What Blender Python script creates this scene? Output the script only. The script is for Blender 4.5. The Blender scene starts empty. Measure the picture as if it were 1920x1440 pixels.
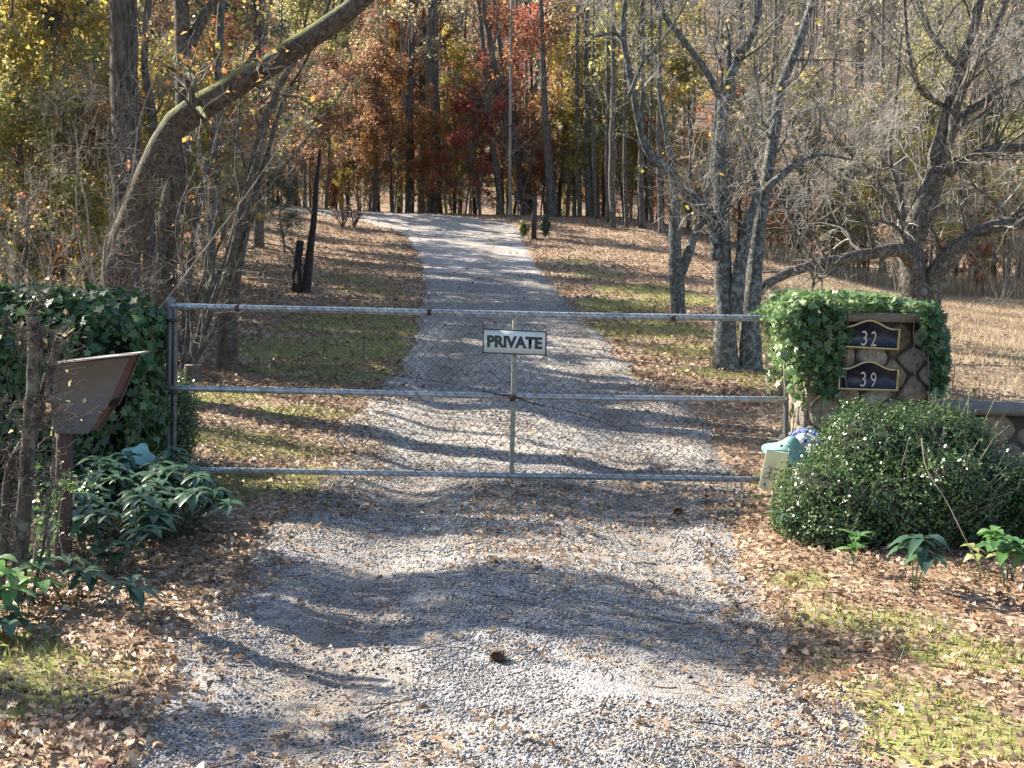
import bpy, math, random
import numpy as np
from mathutils import Vector, Matrix
R = math.radians
rng = np.random.default_rng(7)
random.seed(7)
SC = bpy.context.scene
COL = SC.collection

# ------------------------------------------------------------------ camera
FPX, CAMZ = 2313.0, 1.6
PITCH, ROLL = math.atan(216 / FPX), R(1.2)
_F = np.array([0, math.cos(PITCH), -math.sin(PITCH)])
_r0 = np.array([1.0, 0, 0]); _u0 = np.array([0, math.sin(PITCH), math.cos(PITCH)])
_Rt = math.cos(ROLL) * _r0 + math.sin(ROLL) * _u0
_Up = -math.sin(ROLL) * _r0 + math.cos(ROLL) * _u0
cam = bpy.data.cameras.new('camera'); camo = bpy.data.objects.new('camera', cam); COL.objects.link(camo)
cam.sensor_width = 36; cam.lens = FPX / 1920 * 36; cam.clip_end = 1500; cam.clip_start = .05
camo.matrix_world = Matrix(((_Rt[0], _Up[0], -_F[0], 0), (_Rt[1], _Up[1], -_F[1], 0), (_Rt[2], _Up[2], -_F[2], CAMZ), (0, 0, 0, 1)))
SC.camera = camo
# ------------------------------------------------------------------ world, sun, exposure
SUN_EL, SUN_AZ = R(33), R(-58)          # azimuth clockwise from +Y: the sun stands left and beyond
sdir = Vector((math.sin(SUN_AZ) * math.cos(SUN_EL), math.cos(SUN_AZ) * math.cos(SUN_EL), math.sin(SUN_EL)))
W = bpy.data.worlds.new("World"); SC.world = W; W.use_nodes = True
nt = W.node_tree; bg = nt.nodes['Background']
sky = nt.nodes.new('ShaderNodeTexSky'); sky.sky_type = 'NISHITA'; sky.sun_disc = False
sky.sun_elevation = SUN_EL; sky.sun_rotation = SUN_AZ
nt.links.new(sky.outputs[0], bg.inputs[0]); bg.inputs[1].default_value = 0.08
sl = bpy.data.lights.new('sun', 'SUN'); sl.energy = 5.0; sl.angle = R(0.45); sl.color = (1, .90, .77)
so = bpy.data.objects.new('sun', sl); COL.objects.link(so)
so.rotation_euler = sdir.to_track_quat('Z', 'Y').to_euler()
SC.view_settings.view_transform = 'Standard'; SC.view_settings.look = 'None'
SC.view_settings.exposure = 1.72; SC.view_settings.gamma = 1
SC.cycles.max_bounces = 6; SC.cycles.diffuse_bounces = 3; SC.cycles.transmission_bounces = 3
SC.cycles.glossy_bounces = 2; SC.cycles.caustics_reflective = False; SC.cycles.caustics_refractive = False

# ------------------------------------------------------------------ noise / terrain
_lat = np.random.default_rng(3).random((256, 256))
def vnoise(x, y):
    x = np.asarray(x, float); y = np.asarray(y, float)
    xi = np.floor(x).astype(int); yi = np.floor(y).astype(int); fx = x - xi; fy = y - yi
    fx = fx * fx * (3 - 2 * fx); fy = fy * fy * (3 - 2 * fy)
    a = _lat[xi & 255, yi & 255]; b = _lat[(xi + 1) & 255, yi & 255]; c = _lat[xi & 255, (yi + 1) & 255]; d = _lat[(xi + 1) & 255, (yi + 1) & 255]
    return (a * (1 - fx) + b * fx) * (1 - fy) + (c * (1 - fx) + d * fx) * fy
def fbm(x, y, o=4):
    s = 0; a = .5; t = 0
    for i in range(o):
        s = s + a * vnoise(x * 2 ** i + 17 * i, y * 2 ** i + 31 * i); t += a; a *= .5
    return s / t
def sstep(a, b, x):
    t = np.clip((np.asarray(x, float) - a) / (b - a), 0, 1); return t * t * (3 - 2 * t)
_py = np.array([-60, 0, 6, 8.6, 10.2, 14.5, 19.5, 25, 32, 38, 44, 47, 52, 60, 72, 90, 120, 160, 210, 300])
_pz = np.array([0, 0, 0, -.07, -.04, .34, .62, .99, 1.66, 2.49, 3.43, 3.6, 3.6, 3.5, 4.5, 9.5, 20, 36, 52, 60.])
_yy = np.linspace(-60, 300, 3601); _zz = np.interp(_yy, _py, _pz)
_k = np.hanning(21); _k /= _k.sum(); _zz = np.convolve(np.pad(_zz, 10, mode='edge'), _k, 'valid')
def terrain(x, y):
    x = np.asarray(x, float); y = np.asarray(y, float)
    p = np.interp(y, _yy, _zz)
    low = 1 - .62 * sstep(3.5, 14, x) * (1 - sstep(52, 85, y))
    z = p * low
    z = z + sstep(-4, -14, x) * .5 * sstep(8, 20, y) * (1 - sstep(40, 60, y))
    z = z + .07 * (fbm(x * .9, y * .9) - .5) + .022 * (fbm(x * 4.5 + 9, y * 4.5) - .5) + .05 * (fbm(x * 1.5 + 31, y * 2.2 + 7, 2) - .5) * (1 - sstep(14, 24, y)) * (1 - sstep(1.4, 2.2, np.abs(x)))
    z = z - .055 * np.exp(-((x + .75) / .35) ** 2) * (1 - sstep(12, 20, y)) - .055 * np.exp(-((x - .95) / .35) ** 2) * (1 - sstep(12, 20, y))
    z = z + .9 * sstep(60, 100, y) * (fbm(x * .03, y * .03) - .5) * 6
    return z
def ray(px, py):
    return _F * FPX + _Rt * (px - 960) + _Up * (720 - py)
def P(px, py, Y):
    d = ray(px, py); return np.array([0, 0, CAMZ]) + d * (Y / d[1])
def G(px, py):
    d = ray(px, py); d = d / d[1]; ys = np.linspace(2, 130, 5121)
    z = CAMZ + d[2] * ys; t = terrain(d[0] * ys, ys); k = np.argmax(z <= t)
    if not (z <= t).any(): k = len(ys) - 1
    return np.array([d[0] * ys[k], ys[k], t[k]])
def tz(x, y): return float(terrain(x, y))

# ------------------------------------------------------------------ materials
MATS = {}
def newmat(name):
    m = bpy.data.materials.new(name); m.use_nodes = True; n = m.node_tree; b = n.nodes['Principled BSDF']; MATS[name] = m
    return m, n, b
def N(n, t, **kw):
    x = n.nodes.new(t)
    for k, v in kw.items(): setattr(x, k, v)
    return x
def ramp(n, stops, interp='LINEAR'):
    r = N(n, 'ShaderNodeValToRGB'); e = r.color_ramp; e.interpolation = interp
    while len(e.elements) < len(stops): e.elements.new(.5)
    for el, (p, c) in zip(e.elements, stops): el.position = p; el.color = (*c, 1)
    return r
def noise(n, scale, detail=6, rough=.6, vec=None, coord='Object'):
    x = N(n, 'ShaderNodeTexNoise'); x.inputs['Scale'].default_value = scale; x.inputs['Detail'].default_value = detail; x.inputs['Roughness'].default_value = rough
    if vec is None:
        tc = N(n, 'ShaderNodeTexCoord'); vec = tc.outputs[coord]
    n.links.new(vec, x.inputs['Vector']); return x
def simple(name, c1, c2, rough=.8, scale=8, metal=0, bump=.3, spec=.5, dist=.01, stretch=None):
    m, n, b = newmat(name)
    vec = None
    if stretch:
        tc = N(n, 'ShaderNodeTexCoord'); mp = N(n, 'ShaderNodeMapping'); mp.inputs['Scale'].default_value = stretch
        n.links.new(tc.outputs['Object'], mp.inputs[0]); vec = mp.outputs[0]
    x = noise(n, scale, 8, .65, vec); r = ramp(n, [(.3, c1), (.7, c2)])
    n.links.new(x.outputs[0], r.inputs[0]); n.links.new(r.outputs[0], b.inputs['Base Color'])
    b.inputs['Roughness'].default_value = rough; b.inputs['Metallic'].default_value = metal; b.inputs['Specular IOR Level'].default_value = spec
    if bump:
        bp = N(n, 'ShaderNodeBump'); bp.inputs['Strength'].default_value = bump; bp.inputs['Distance'].default_value = dist
        n.links.new(x.outputs[0], bp.inputs['Height']); n.links.new(bp.outputs[0], b.inputs['Normal'])
    return m
def leafmat(name, cols, rough=.5, trans=.35, spec=.4, tint=1.25):
    """leaves: one colour per leaf (random per island), thin and letting light through"""
    m, n, b = newmat(name)
    g = N(n, 'ShaderNodeNewGeometry'); k = len(cols)
    r = ramp(n, [((i + .0) / k, c) for i, c in enumerate(cols)], 'LINEAR')
    n.links.new(g.outputs['Random Per Island'], r.inputs[0]); n.links.new(r.outputs[0], b.inputs['Base Color'])
    b.inputs['Roughness'].default_value = rough; b.inputs['Specular IOR Level'].default_value = spec
    if trans:
        t = N(n, 'ShaderNodeBsdfTranslucent'); mx = N(n, 'ShaderNodeMixShader'); mx.inputs[0].default_value = trans
        mul = N(n, 'ShaderNodeMix', data_type='RGBA', blend_type='MULTIPLY'); mul.inputs[0].default_value = 1
        mul.inputs[7].default_value = (tint, tint, tint * .8, 1)
        n.links.new(r.outputs[0], mul.inputs[6]); n.links.new(mul.outputs[2], t.inputs[0])
        n.links.new(b.outputs[0], mx.inputs[1]); n.links.new(t.outputs[0], mx.inputs[2])
        n.links.new(mx.outputs[0], n.nodes['Material Output'].inputs[0])
    return m
def barkmat(name, c1, c2, c3=None, stretch=(1, 1, .25), scale=14, bump=.8, lichen=None):
    m, n, b = newmat(name); tc = N(n, 'ShaderNodeTexCoord'); mp = N(n, 'ShaderNodeMapping'); mp.inputs['Scale'].default_value = stretch
    n.links.new(tc.outputs['Object'], mp.inputs[0])
    x = noise(n, scale, 8, .7, mp.outputs[0]); r = ramp(n, [(.36, c1), (.62, c2)]); n.links.new(x.outputs[0], r.inputs[0])
    out = r.outputs[0]
    if c3:
        y = noise(n, lichen or 5, 5, .7); r2 = ramp(n, [(.5, (0, 0, 0)), (.6, (1, 1, 1))]); n.links.new(y.outputs[0], r2.inputs[0])
        mx = N(n, 'ShaderNodeMix', data_type='RGBA'); n.links.new(r2.outputs[0], mx.inputs[0]); n.links.new(out, mx.inputs[6]); mx.inputs[7].default_value = (*c3, 1); out = mx.outputs[2]
    n.links.new(out, b.inputs['Base Color']); b.inputs['Roughness'].default_value = .85; b.inputs['Specular IOR Level'].default_value = .25
    bp = N(n, 'ShaderNodeBump'); bp.inputs['Strength'].default_value = bump; bp.inputs['Distance'].default_value = .03
    n.links.new(x.outputs[0], bp.inputs['Height']); n.links.new(bp.outputs[0], b.inputs['Normal'])
    return m
barkmat('bark_grey', (.03, .027, .024), (.13, .115, .10), (.20, .20, .17), stretch=(1, 1, .5), scale=26, lichen=16)
barkmat('bark_silver', (.035, .037, .036), (.13, .135, .13), (.22, .25, .24), stretch=(1, 1, .6), scale=24, lichen=17)
barkmat('bark_dark', (.035, .031, .028), (.15, .13, .115), (.17, .16, .14), lichen=12)
barkmat('bark_brown', (.035, .028, .023), (.12, .098, .08), (.16, .145, .12), lichen=14, scale=22, stretch=(1, 1, .3))
barkmat('bark_pine', (.024, .021, .02), (.16, .14, .125), stretch=(1, 1, .16), scale=22, bump=1)
barkmat('bark_twig', (.15, .13, .11), (.38, .34, .28), scale=4, bump=.1)
barkmat('bark_pale', (.24, .22, .19), (.50, .47, .42), scale=4, bump=.1)
barkmat('bark_twig_dark', (.05, .04, .035), (.16, .13, .11), scale=4, bump=.1)
# mossy bark: moss lies on the faces that look up
m = barkmat('bark_moss', (.03, .022, .018), (.12, .09, .07), (.13, .12, .10), lichen=22, scale=20)
n = m.node_tree; b = n.nodes['Principled BSDF']; src = b.inputs['Base Color'].links[0].from_socket
g = N(n, 'ShaderNodeNewGeometry'); sp = N(n, 'ShaderNodeSeparateXYZ'); n.links.new(g.outputs['Normal'], sp.inputs[0])
nz = noise(n, 9, 6, .7); ad = N(n, 'ShaderNodeMath', operation='MULTIPLY_ADD'); n.links.new(nz.outputs[0], ad.inputs[0]); ad.inputs[1].default_value = 1.6; n.links.new(sp.outputs[2], ad.inputs[2])
mr = ramp(n, [(.0, (0, 0, 0)), (1, (1, 1, 1))]); mp = N(n, 'ShaderNodeMapRange'); mp.inputs[1].default_value = 1.05; mp.inputs[2].default_value = 1.5
n.links.new(ad.outputs[0], mp.inputs[0]); mx = N(n, 'ShaderNodeMix', data_type='RGBA'); n.links.new(mp.outputs[0], mx.inputs[0]); n.links.new(src, mx.inputs[6]); mx.inputs[7].default_value = (.14, .17, .04, 1)
n.links.new(mx.outputs[2], b.inputs['Base Color'])

leafmat('leaf_litter', [(.10, .065, .045), (.36, .25, .16), (.25, .15, .09), (.50, .38, .26), (.14, .09, .065), (.34, .24, .17), (.56, .46, .35), (.24, .13, .085), (.42, .30, .19), (.20, .145, .105)], .5, .15)
leafmat('leaf_big', [(.40, .26, .16), (.24, .12, .08), (.56, .44, .32), (.44, .20, .12), (.18, .10, .07), (.62, .52, .40)], .45, .2)
leafmat('leaf_brown', [(.13, .075, .06), (.34, .20, .14), (.22, .12, .10), (.44, .30, .22), (.16, .09, .07)], .6, .58, .4, 1.5)
leafmat('leaf_rust', [(.20, .07, .04), (.40, .17, .08), (.30, .10, .07), (.48, .26, .14), (.16, .07, .06)], .6, .58, .4, 1.5)
leafmat('leaf_orange', [(.36, .15, .06), (.48, .27, .10), (.52, .31, .15), (.24, .11, .06), (.46, .32, .11), (.18, .10, .06)], .55, .58, .4, 1.5)
leafmat('leaf_yellow', [(.42, .36, .08), (.26, .26, .08), (.52, .42, .12), (.18, .19, .06), (.46, .30, .09), (.22, .18, .09)], .55, .58, .4, 1.5)
leafmat('leaf_red', [(.40, .06, .045), (.22, .04, .04), (.50, .13, .10), (.40, .15, .10), (.18, .06, .05), (.28, .12, .09)], .5, .58, .4, 1.5)
leafmat('leaf_olive', [(.11, .13, .05), (.24, .25, .10), (.36, .35, .17), (.08, .10, .05), (.42, .36, .20)], .55, .58, .4, 1.5)
leafmat('leaf_evergreen', [(.03, .06, .03), (.07, .11, .06), (.05, .09, .06), (.10, .14, .09)], .45, .2)
leafmat('leaf_drab', [(.22, .18, .13), (.40, .34, .26), (.14, .11, .08), (.50, .45, .36), (.24, .22, .13)], .6, .58, .4, 1.5)
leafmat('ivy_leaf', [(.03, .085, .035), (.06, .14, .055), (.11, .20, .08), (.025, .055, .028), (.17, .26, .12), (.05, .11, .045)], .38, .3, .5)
leafmat('ivy_leaf_sun', [(.08, .16, .05), (.15, .25, .08), (.21, .31, .13), (.05, .11, .04), (.28, .37, .18)], .35, .35, .5)  # same ivy with sunlight put into a brighter, yellower green
leafmat('box_leaf', [(.018, .048, .02), (.036, .083, .03), (.058, .12, .04), (.10, .175, .055), (.13, .20, .07)], .28, .2, .6)
leafmat('hellebore_leaf', [(.035, .075, .05), (.055, .11, .065), (.08, .15, .09), (.04, .09, .05), (.06, .13, .06)], .35, .2, .5)
leafmat('fresh_leaf', [(.08, .20, .06), (.14, .28, .09), (.07, .17, .06), (.20, .33, .13)], .4, .35, .5)
leafmat('pale_leaf', [(.38, .42, .14), (.48, .48, .25), (.30, .38, .12)], .5, .4)
leafmat('grass_blade', [(.12, .15, .045), (.21, .24, .075), (.32, .31, .13), (.15, .18, .06), (.44, .39, .22)], .6, .3)
leafmat('dry_grass', [(.42, .34, .23), (.27, .20, .15), (.54, .45, .31), (.34, .25, .19)], .7, .3)
leafmat('needle', [(.50, .34, .17), (.60, .46, .28), (.38, .22, .11), (.65, .55, .38)], .6, 0)
leafmat('stone_chip', [(.13, .13, .135), (.28, .28, .29), (.40, .395, .39), (.20, .20, .205), (.54, .52, .50), (.32, .31, .31), (.09, .088, .09), (.24, .20, .165)], .75, 0)
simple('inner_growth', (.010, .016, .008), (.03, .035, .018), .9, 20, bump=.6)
simple('wood_stain', (.115, .10, .088), (.15, .132, .116), .75, 5, bump=.15, stretch=(1, 1, 9))
simple('wood_edge', (.22, .18, .16), (.34, .29, .26), .7, 9, bump=.1)
simple('wood_red', (.07, .03, .022), (.11, .05, .04), .75, 9)
simple('post_bark', (.045, .03, .028), (.085, .055, .05), .85, 12, bump=.5, stretch=(1, 1, .2))
simple('galvanised', (.30, .33, .36), (.46, .49, .53), .33, 30, .75, bump=.08)
simple('rail_paint', (.24, .26, .28), (.58, .62, .66), .38, 9, .5, bump=.2)
simple('post_weathered', (.24, .25, .21), (.42, .43, .38), .6, 16, .25, bump=.15)
simple('steel_shaded', (.10, .11, .115), (.20, .21, .22), .5, 18, .4, bump=.1)  # steel of the end posts, their shade put into the colour
simple('wire', (.06, .06, .055), (.15, .14, .13), .6, 30, .4, bump=0)
simple('wire_rust', (.05, .03, .025), (.10, .06, .045), .8, 30, .2, bump=0)
simple('dark_metal', (.012, .014, .013), (.03, .03, .03), .5, 20, bump=0)
simple('patina', (.17, .36, .33), (.26, .46, .43), .5, 14, .1, bump=.15)
simple('sign_white', (.62, .68, .68), (.72, .76, .76), .45, 5, bump=0)
simple('sign_ink', (.010, .03, .035), (.016, .04, .045), .5, 9, bump=0)
simple('plaque_navy', (.008, .012, .028), (.014, .020, .040), .35, 6, bump=0)
simple('plaque_gold', (.45, .36, .16), (.62, .52, .28), .42, 14, .35, bump=.1)
simple('digit_silver', (.42, .38, .33), (.55, .50, .44), .5, 14, .1, bump=0)
leafmat('sign_blue', [(.03, .14, .62), (.03, .14, .62)], .4, .5, .3, 1.2)
leafmat('mark_white', [(.78, .82, .85), (.78, .82, .85)], .5, .5, .3, 1.1)
leafmat('cloth_cream', [(.60, .60, .56), (.60, .60, .56)], .9, .45, .1, 1.05)
simple('cloth_unused', (.58, .57, .46), (.68, .67, .57), .9, 12, bump=.15)
simple('cloth_ink', (.10, .14, .14), (.16, .20, .19), .9, 12, bump=0)
simple('mortar', (.07, .06, .05), (.14, .12, .10), .95, 18, bump=.5)
simple('coping', (.13, .11, .095), (.24, .21, .18), .9, 14, bump=.6)
simple('charred', (.012, .010, .010), (.05, .04, .035), .9, 18, bump=.5)
simple('cut_wood', (.35, .25, .16), (.5, .4, .3), .8, 18, bump=.1)
simple('cone_scale', (.05, .03, .02), (.16, .09, .05), .7, 30, bump=.2)
simple('black_stone', (.012, .012, .014), (.03, .03, .035), .7, 20, bump=.3)
# field stones: each stone its own colour
m, n, b = newmat('field_stone'); g = N(n, 'ShaderNodeNewGeometry')
r = ramp(n, [(0, (.24, .19, .14)), (.3, (.50, .42, .31)), (.5, (.32, .29, .26)), (.7, (.60, .56, .50)), (1, (.38, .29, .20))]); n.links.new(g.outputs['Random Per Island'], r.inputs[0])
x = noise(n, 24, 10, .75); r2 = ramp(n, [(.35, (.40, .39, .38)), (.62, (1.15, 1.12, 1.08))]); n.links.new(x.outputs[0], r2.inputs[0])
mx = N(n, 'ShaderNodeMix', data_type='RGBA', blend_type='MULTIPLY'); mx.inputs[0].default_value = 1; n.links.new(r.outputs[0], mx.inputs[6]); n.links.new(r2.outputs[0], mx.inputs[7]); n.links.new(mx.outputs[2], b.inputs['Base Color'])
b.inputs['Roughness'].default_value = .9; bp = N(n, 'ShaderNodeBump'); bp.inputs['Distance'].default_value = .04; bp.inputs['Strength'].default_value = 1; n.links.new(x.outputs[0], bp.inputs['Height']); n.links.new(bp.outputs[0], b.inputs['Normal'])

# ground: leaf litter over soil, with grass where the 'grass' attribute says it grows and straw in the meadow
m, n, b = newmat('forest_floor')
v = N(n, 'ShaderNodeTexVoronoi'); v.inputs['Scale'].default_value = 24; tc = N(n, 'ShaderNodeTexCoord'); n.links.new(tc.outputs['Object'], v.inputs['Vector'])
sh = N(n, 'ShaderNodeSeparateColor'); n.links.new(v.outputs['Color'], sh.inputs[0])
r = ramp(n, [(0, (.12, .085, .06)), (.25, (.30, .21, .145)), (.5, (.20, .14, .10)), (.75, (.45, .34, .24)), (1, (.58, .46, .34))]); n.links.new(sh.outputs[0], r.inputs[0])
x = noise(n, 1.4, 5, .6); r2 = ramp(n, [(.3, (.75, .75, .75)), (.7, (1.2, 1.15, 1.1))]); n.links.new(x.outputs[0], r2.inputs[0])
mx = N(n, 'ShaderNodeMix', data_type='RGBA', blend_type='MULTIPLY'); mx.inputs[0].default_value = 1; n.links.new(r.outputs[0], mx.inputs[6]); n.links.new(r2.outputs[0], mx.inputs[7])
x3 = noise(n, 30, 4, .7); r3 = ramp(n, [(.3, (.12, .12, .05)), (.5, (.25, .26, .085)), (.7, (.42, .36, .18))]); n.links.new(x3.outputs[0], r3.inputs[0])
at = N(n, 'ShaderNodeAttribute'); at.attribute_name = 'grass'; x4 = noise(n, 7, 5, .7); ad = N(n, 'ShaderNodeMath', operation='ADD'); n.links.new(at.outputs['Fac'], ad.inputs[0]); n.links.new(x4.outputs[0], ad.inputs[1])
mp = N(n, 'ShaderNodeMapRange'); mp.inputs[1].default_value = .70; mp.inputs[2].default_value = 1.0; n.links.new(ad.outputs[0], mp.inputs[0])
mx2 = N(n, 'ShaderNodeMix', data_type='RGBA'); n.links.new(mp.outputs[0], mx2.inputs[0]); n.links.new(mx.outputs[2], mx2.inputs[6]); n.links.new(r3.outputs[0], mx2.inputs[7])
at2 = N(n, 'ShaderNodeAttribute'); at2.attribute_name = 'straw'; r5 = ramp(n, [(.3, (.20, .15, .115)), (.7, (.46, .37, .25))]); n.links.new(x4.outputs[0], r5.inputs[0])
mx3 = N(n, 'ShaderNodeMix', data_type='RGBA'); n.links.new(at2.outputs['Fac'], mx3.inputs[0]); n.links.new(mx2.outputs[2], mx3.inputs[6]); n.links.new(r5.outputs[0], mx3.inputs[7])
n.links.new(mx3.outputs[2], b.inputs['Base Color']); b.inputs['Roughness'].default_value = .95; b.inputs['Specular IOR Level'].default_value = .15
bp = N(n, 'ShaderNodeBump'); bp.inputs['Distance'].default_value = .03; bp.inputs['Strength'].default_value = .8; n.links.new(sh.outputs[1], bp.inputs['Height']); n.links.new(bp.outputs[0], b.inputs['Normal'])

# gravel drive
m, n, b = newmat('gravel'); tc = N(n, 'ShaderNodeTexCoord')
v = N(n, 'ShaderNodeTexVoronoi'); v.inputs['Scale'].default_value = 105; n.links.new(tc.outputs['Object'], v.inputs['Vector'])
sh = N(n, 'ShaderNodeSeparateColor'); n.links.new(v.outputs['Color'], sh.inputs[0])
r = ramp(n, [(0, (.20, .20, .205)), (.4, (.33, .33, .335)), (.7, (.42, .42, .42)), (1, (.52, .51, .50))]); n.links.new(sh.outputs[0], r.inputs[0])
x = noise(n, 1.1, 6, .65); r2 = ramp(n, [(.38, (0, 0, 0)), (.58, (1, 1, 1))]); n.links.new(x.outputs[0], r2.inputs[0])
x5 = noise(n, 25, 5, .7); r6 = ramp(n, [(.35, (.20, .145, .10)), (.65, (.44, .35, .26))]); n.links.new(x5.outputs[0], r6.inputs[0])
ml = N(n, 'ShaderNodeMath', operation='MULTIPLY'); n.links.new(r2.outputs[0], ml.inputs[0]); ml.inputs[1].default_value = .35
mx = N(n, 'ShaderNodeMix', data_type='RGBA'); n.links.new(ml.outputs[0], mx.inputs[0]); n.links.new(r.outputs[0], mx.inputs[6]); n.links.new(r6.outputs[0], mx.inputs[7])
atr = N(n, 'ShaderNodeAttribute'); atr.attribute_name = 'rut'; rm = N(n, 'ShaderNodeMix', data_type='RGBA'); xr = noise(n, 60, 5, .8); rr6 = ramp(n, [(.35, (.12, .10, .085)), (.65, (.30, .27, .235))]); n.links.new(xr.outputs[0], rr6.inputs[0])
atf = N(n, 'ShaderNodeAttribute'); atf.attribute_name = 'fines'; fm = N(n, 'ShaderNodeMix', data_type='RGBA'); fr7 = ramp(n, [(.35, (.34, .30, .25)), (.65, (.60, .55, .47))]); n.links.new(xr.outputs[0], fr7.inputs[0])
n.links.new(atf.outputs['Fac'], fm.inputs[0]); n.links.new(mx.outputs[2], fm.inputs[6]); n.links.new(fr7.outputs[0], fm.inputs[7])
n.links.new(atr.outputs['Fac'], rm.inputs[0]); n.links.new(fm.outputs[2], rm.inputs[6]); n.links.new(rr6.outputs[0], rm.inputs[7]); mx = rm
x7 = noise(n, 22, 6, .8); r7 = ramp(n, [(.34, (.55, .54, .53)), (.5, (1, 1, 1)), (.66, (1.3, 1.28, 1.24))]); n.links.new(x7.outputs[0], r7.inputs[0])
mx7 = N(n, 'ShaderNodeMix', data_type='RGBA', blend_type='MULTIPLY'); mx7.inputs[0].default_value = .85; n.links.new(mx.outputs[2], mx7.inputs[6]); n.links.new(r7.outputs[0], mx7.inputs[7])
n.links.new(mx7.outputs[2], b.inputs['Base Color']); b.inputs['Roughness'].default_value = .85; b.inputs['Specular IOR Level'].default_value = .25
bp = N(n, 'ShaderNodeBump'); bp.inputs['Distance'].default_value = .007; bp.inputs['Strength'].default_value = .8; n.links.new(v.outputs['Distance'], bp.inputs['Height']); bp.invert = True; n.links.new(bp.outputs[0], b.inputs['Normal'])

# ------------------------------------------------------------------ mesh helpers
def mesh(name, V, F, mats, smooth=False, mi=None):
    """V (n,3), F (m,3) or (m,4) array, or a list of such arrays"""
    me = bpy.data.meshes.new(name); V = np.asarray(V, np.float32)
    Fs = F if isinstance(F, list) else [F]; Fs = [np.asarray(f, np.int32) for f in Fs if len(f)]
    loops = np.concatenate([f.ravel() for f in Fs]); cnt = np.concatenate([np.full(len(f), f.shape[1], np.int32) for f in Fs])
    me.vertices.add(len(V)); me.vertices.foreach_set('co', V.ravel())
    me.loops.add(len(loops)); me.loops.foreach_set('vertex_index', loops)
    st = np.zeros(len(cnt), np.int32); st[1:] = np.cumsum(cnt)[:-1]
    me.polygons.add(len(cnt)); me.polygons.foreach_set('loop_start', st)
    for q in (mats if isinstance(mats, (list, tuple)) else [mats]): me.materials.append(MATS[q])
    if smooth: me.polygons.foreach_set('use_smooth', np.ones(len(cnt), bool))
    if mi is not None: me.polygons.foreach_set('material_index', np.asarray(mi, np.int32))
    me.update(calc_edges=True); me.validate()
    return me
def link(name, me, parent=None, loc=None):
    o = bpy.data.objects.new(name, me); COL.objects.link(o)
    if parent: o.parent = parent
    if loc is not None: o.location = loc
    return o
def tag(o, label=None, cat=None, group=None, kind=None):
    for k, v in (('label', label), ('category', cat), ('group', group), ('kind', kind)):
        if v: o[k] = v
    return o
def thing(name, label, cat, loc=(0, 0, 0), group=None):
    o = bpy.data.objects.new(name, None); COL.objects.link(o); o.location = [float(c) for c in loc]; o.empty_display_size = .2
    return tag(o, label, cat, group)
def part(name, root, V, F, mat, smooth=False, mi=None, parent=None):
    """world-space vertices made local to the thing's base"""
    V = np.asarray(V, float) - np.array(root.location)
    return link(name, mesh(name, V, F, mat, smooth, mi), parent or root)
def join(parts):
    """[(V,F)] with F a single-width array -> one V and a list of F arrays"""
    Vs, Fs, k = [], {}, 0
    for V, F in parts:
        for f in (F if isinstance(F, list) else [F]):
            f = np.asarray(f)
            if len(f): Fs.setdefault(f.shape[1], []).append(f + k)
        Vs.append(np.asarray(V, float)); k += len(V)
    return np.concatenate(Vs), [np.concatenate(f) for f in Fs.values()]
def box(x0, x1, y0, y1, z0, z1):
    V = [(x, y, z) for z in (z0, z1) for y in (y0, y1) for x in (x0, x1)]
    return np.array(V, float), np.array([(0, 2, 3, 1), (4, 5, 7, 6), (0, 1, 5, 4), (2, 6, 7, 3), (0, 4, 6, 2), (1, 3, 7, 5)])
def tubes(pts, rad, sides=5, cap=True):
    """pts (N,K,3), rad (N,K) -> V, F"""
    pts = np.asarray(pts, float); rad = np.asarray(rad, float); Nn, K, _ = pts.shape
    T = np.gradient(pts, axis=1); T /= np.linalg.norm(T, axis=2, keepdims=True) + 1e-9
    mean = pts[:, -1] - pts[:, 0]; ax = np.argmin(np.abs(mean), axis=1); ref = np.eye(3)[ax][:, None, :]
    A = np.cross(T, ref); A /= np.linalg.norm(A, axis=2, keepdims=True) + 1e-9; B = np.cross(T, A)
    a = np.arange(sides) * 2 * np.pi / sides
    V = pts[:, :, None, :] + rad[:, :, None, None] * (A[:, :, None, :] * np.cos(a)[None, None, :, None] + B[:, :, None, :] * np.sin(a)[None, None, :, None])
    V = V.reshape(-1, 3)
    i = np.arange(Nn)[:, None, None] * K * sides; k = np.arange(K - 1)[None, :, None] * sides; s = np.arange(sides)[None, None, :]; s2 = (s + 1) % sides
    F = np.stack([i + k + s, i + k + s2, i + k + sides + s2, i + k + sides + s], -1).reshape(-1, 4)
    if cap and sides > 3:
        k2 = len(V); C = pts[:, -1]; V = np.concatenate([V, C, pts[:, 0]])
        e = np.arange(Nn)[:, None] * K * sides + (K - 1) * sides; s_ = np.arange(sides)[None, :]; s3 = (s_ + 1) % sides
        F2 = np.stack([e + s_, e + s3, np.broadcast_to(k2 + np.arange(Nn)[:, None], (Nn, sides))], -1).reshape(-1, 3)
        e0 = np.arange(Nn)[:, None] * K * sides
        F3 = np.stack([e0 + s3, e0 + s_, np.broadcast_to(k2 + Nn + np.arange(Nn)[:, None], (Nn, sides))], -1).reshape(-1, 3)
        return V, [F, np.concatenate([F2, F3])]
    return V, F
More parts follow.
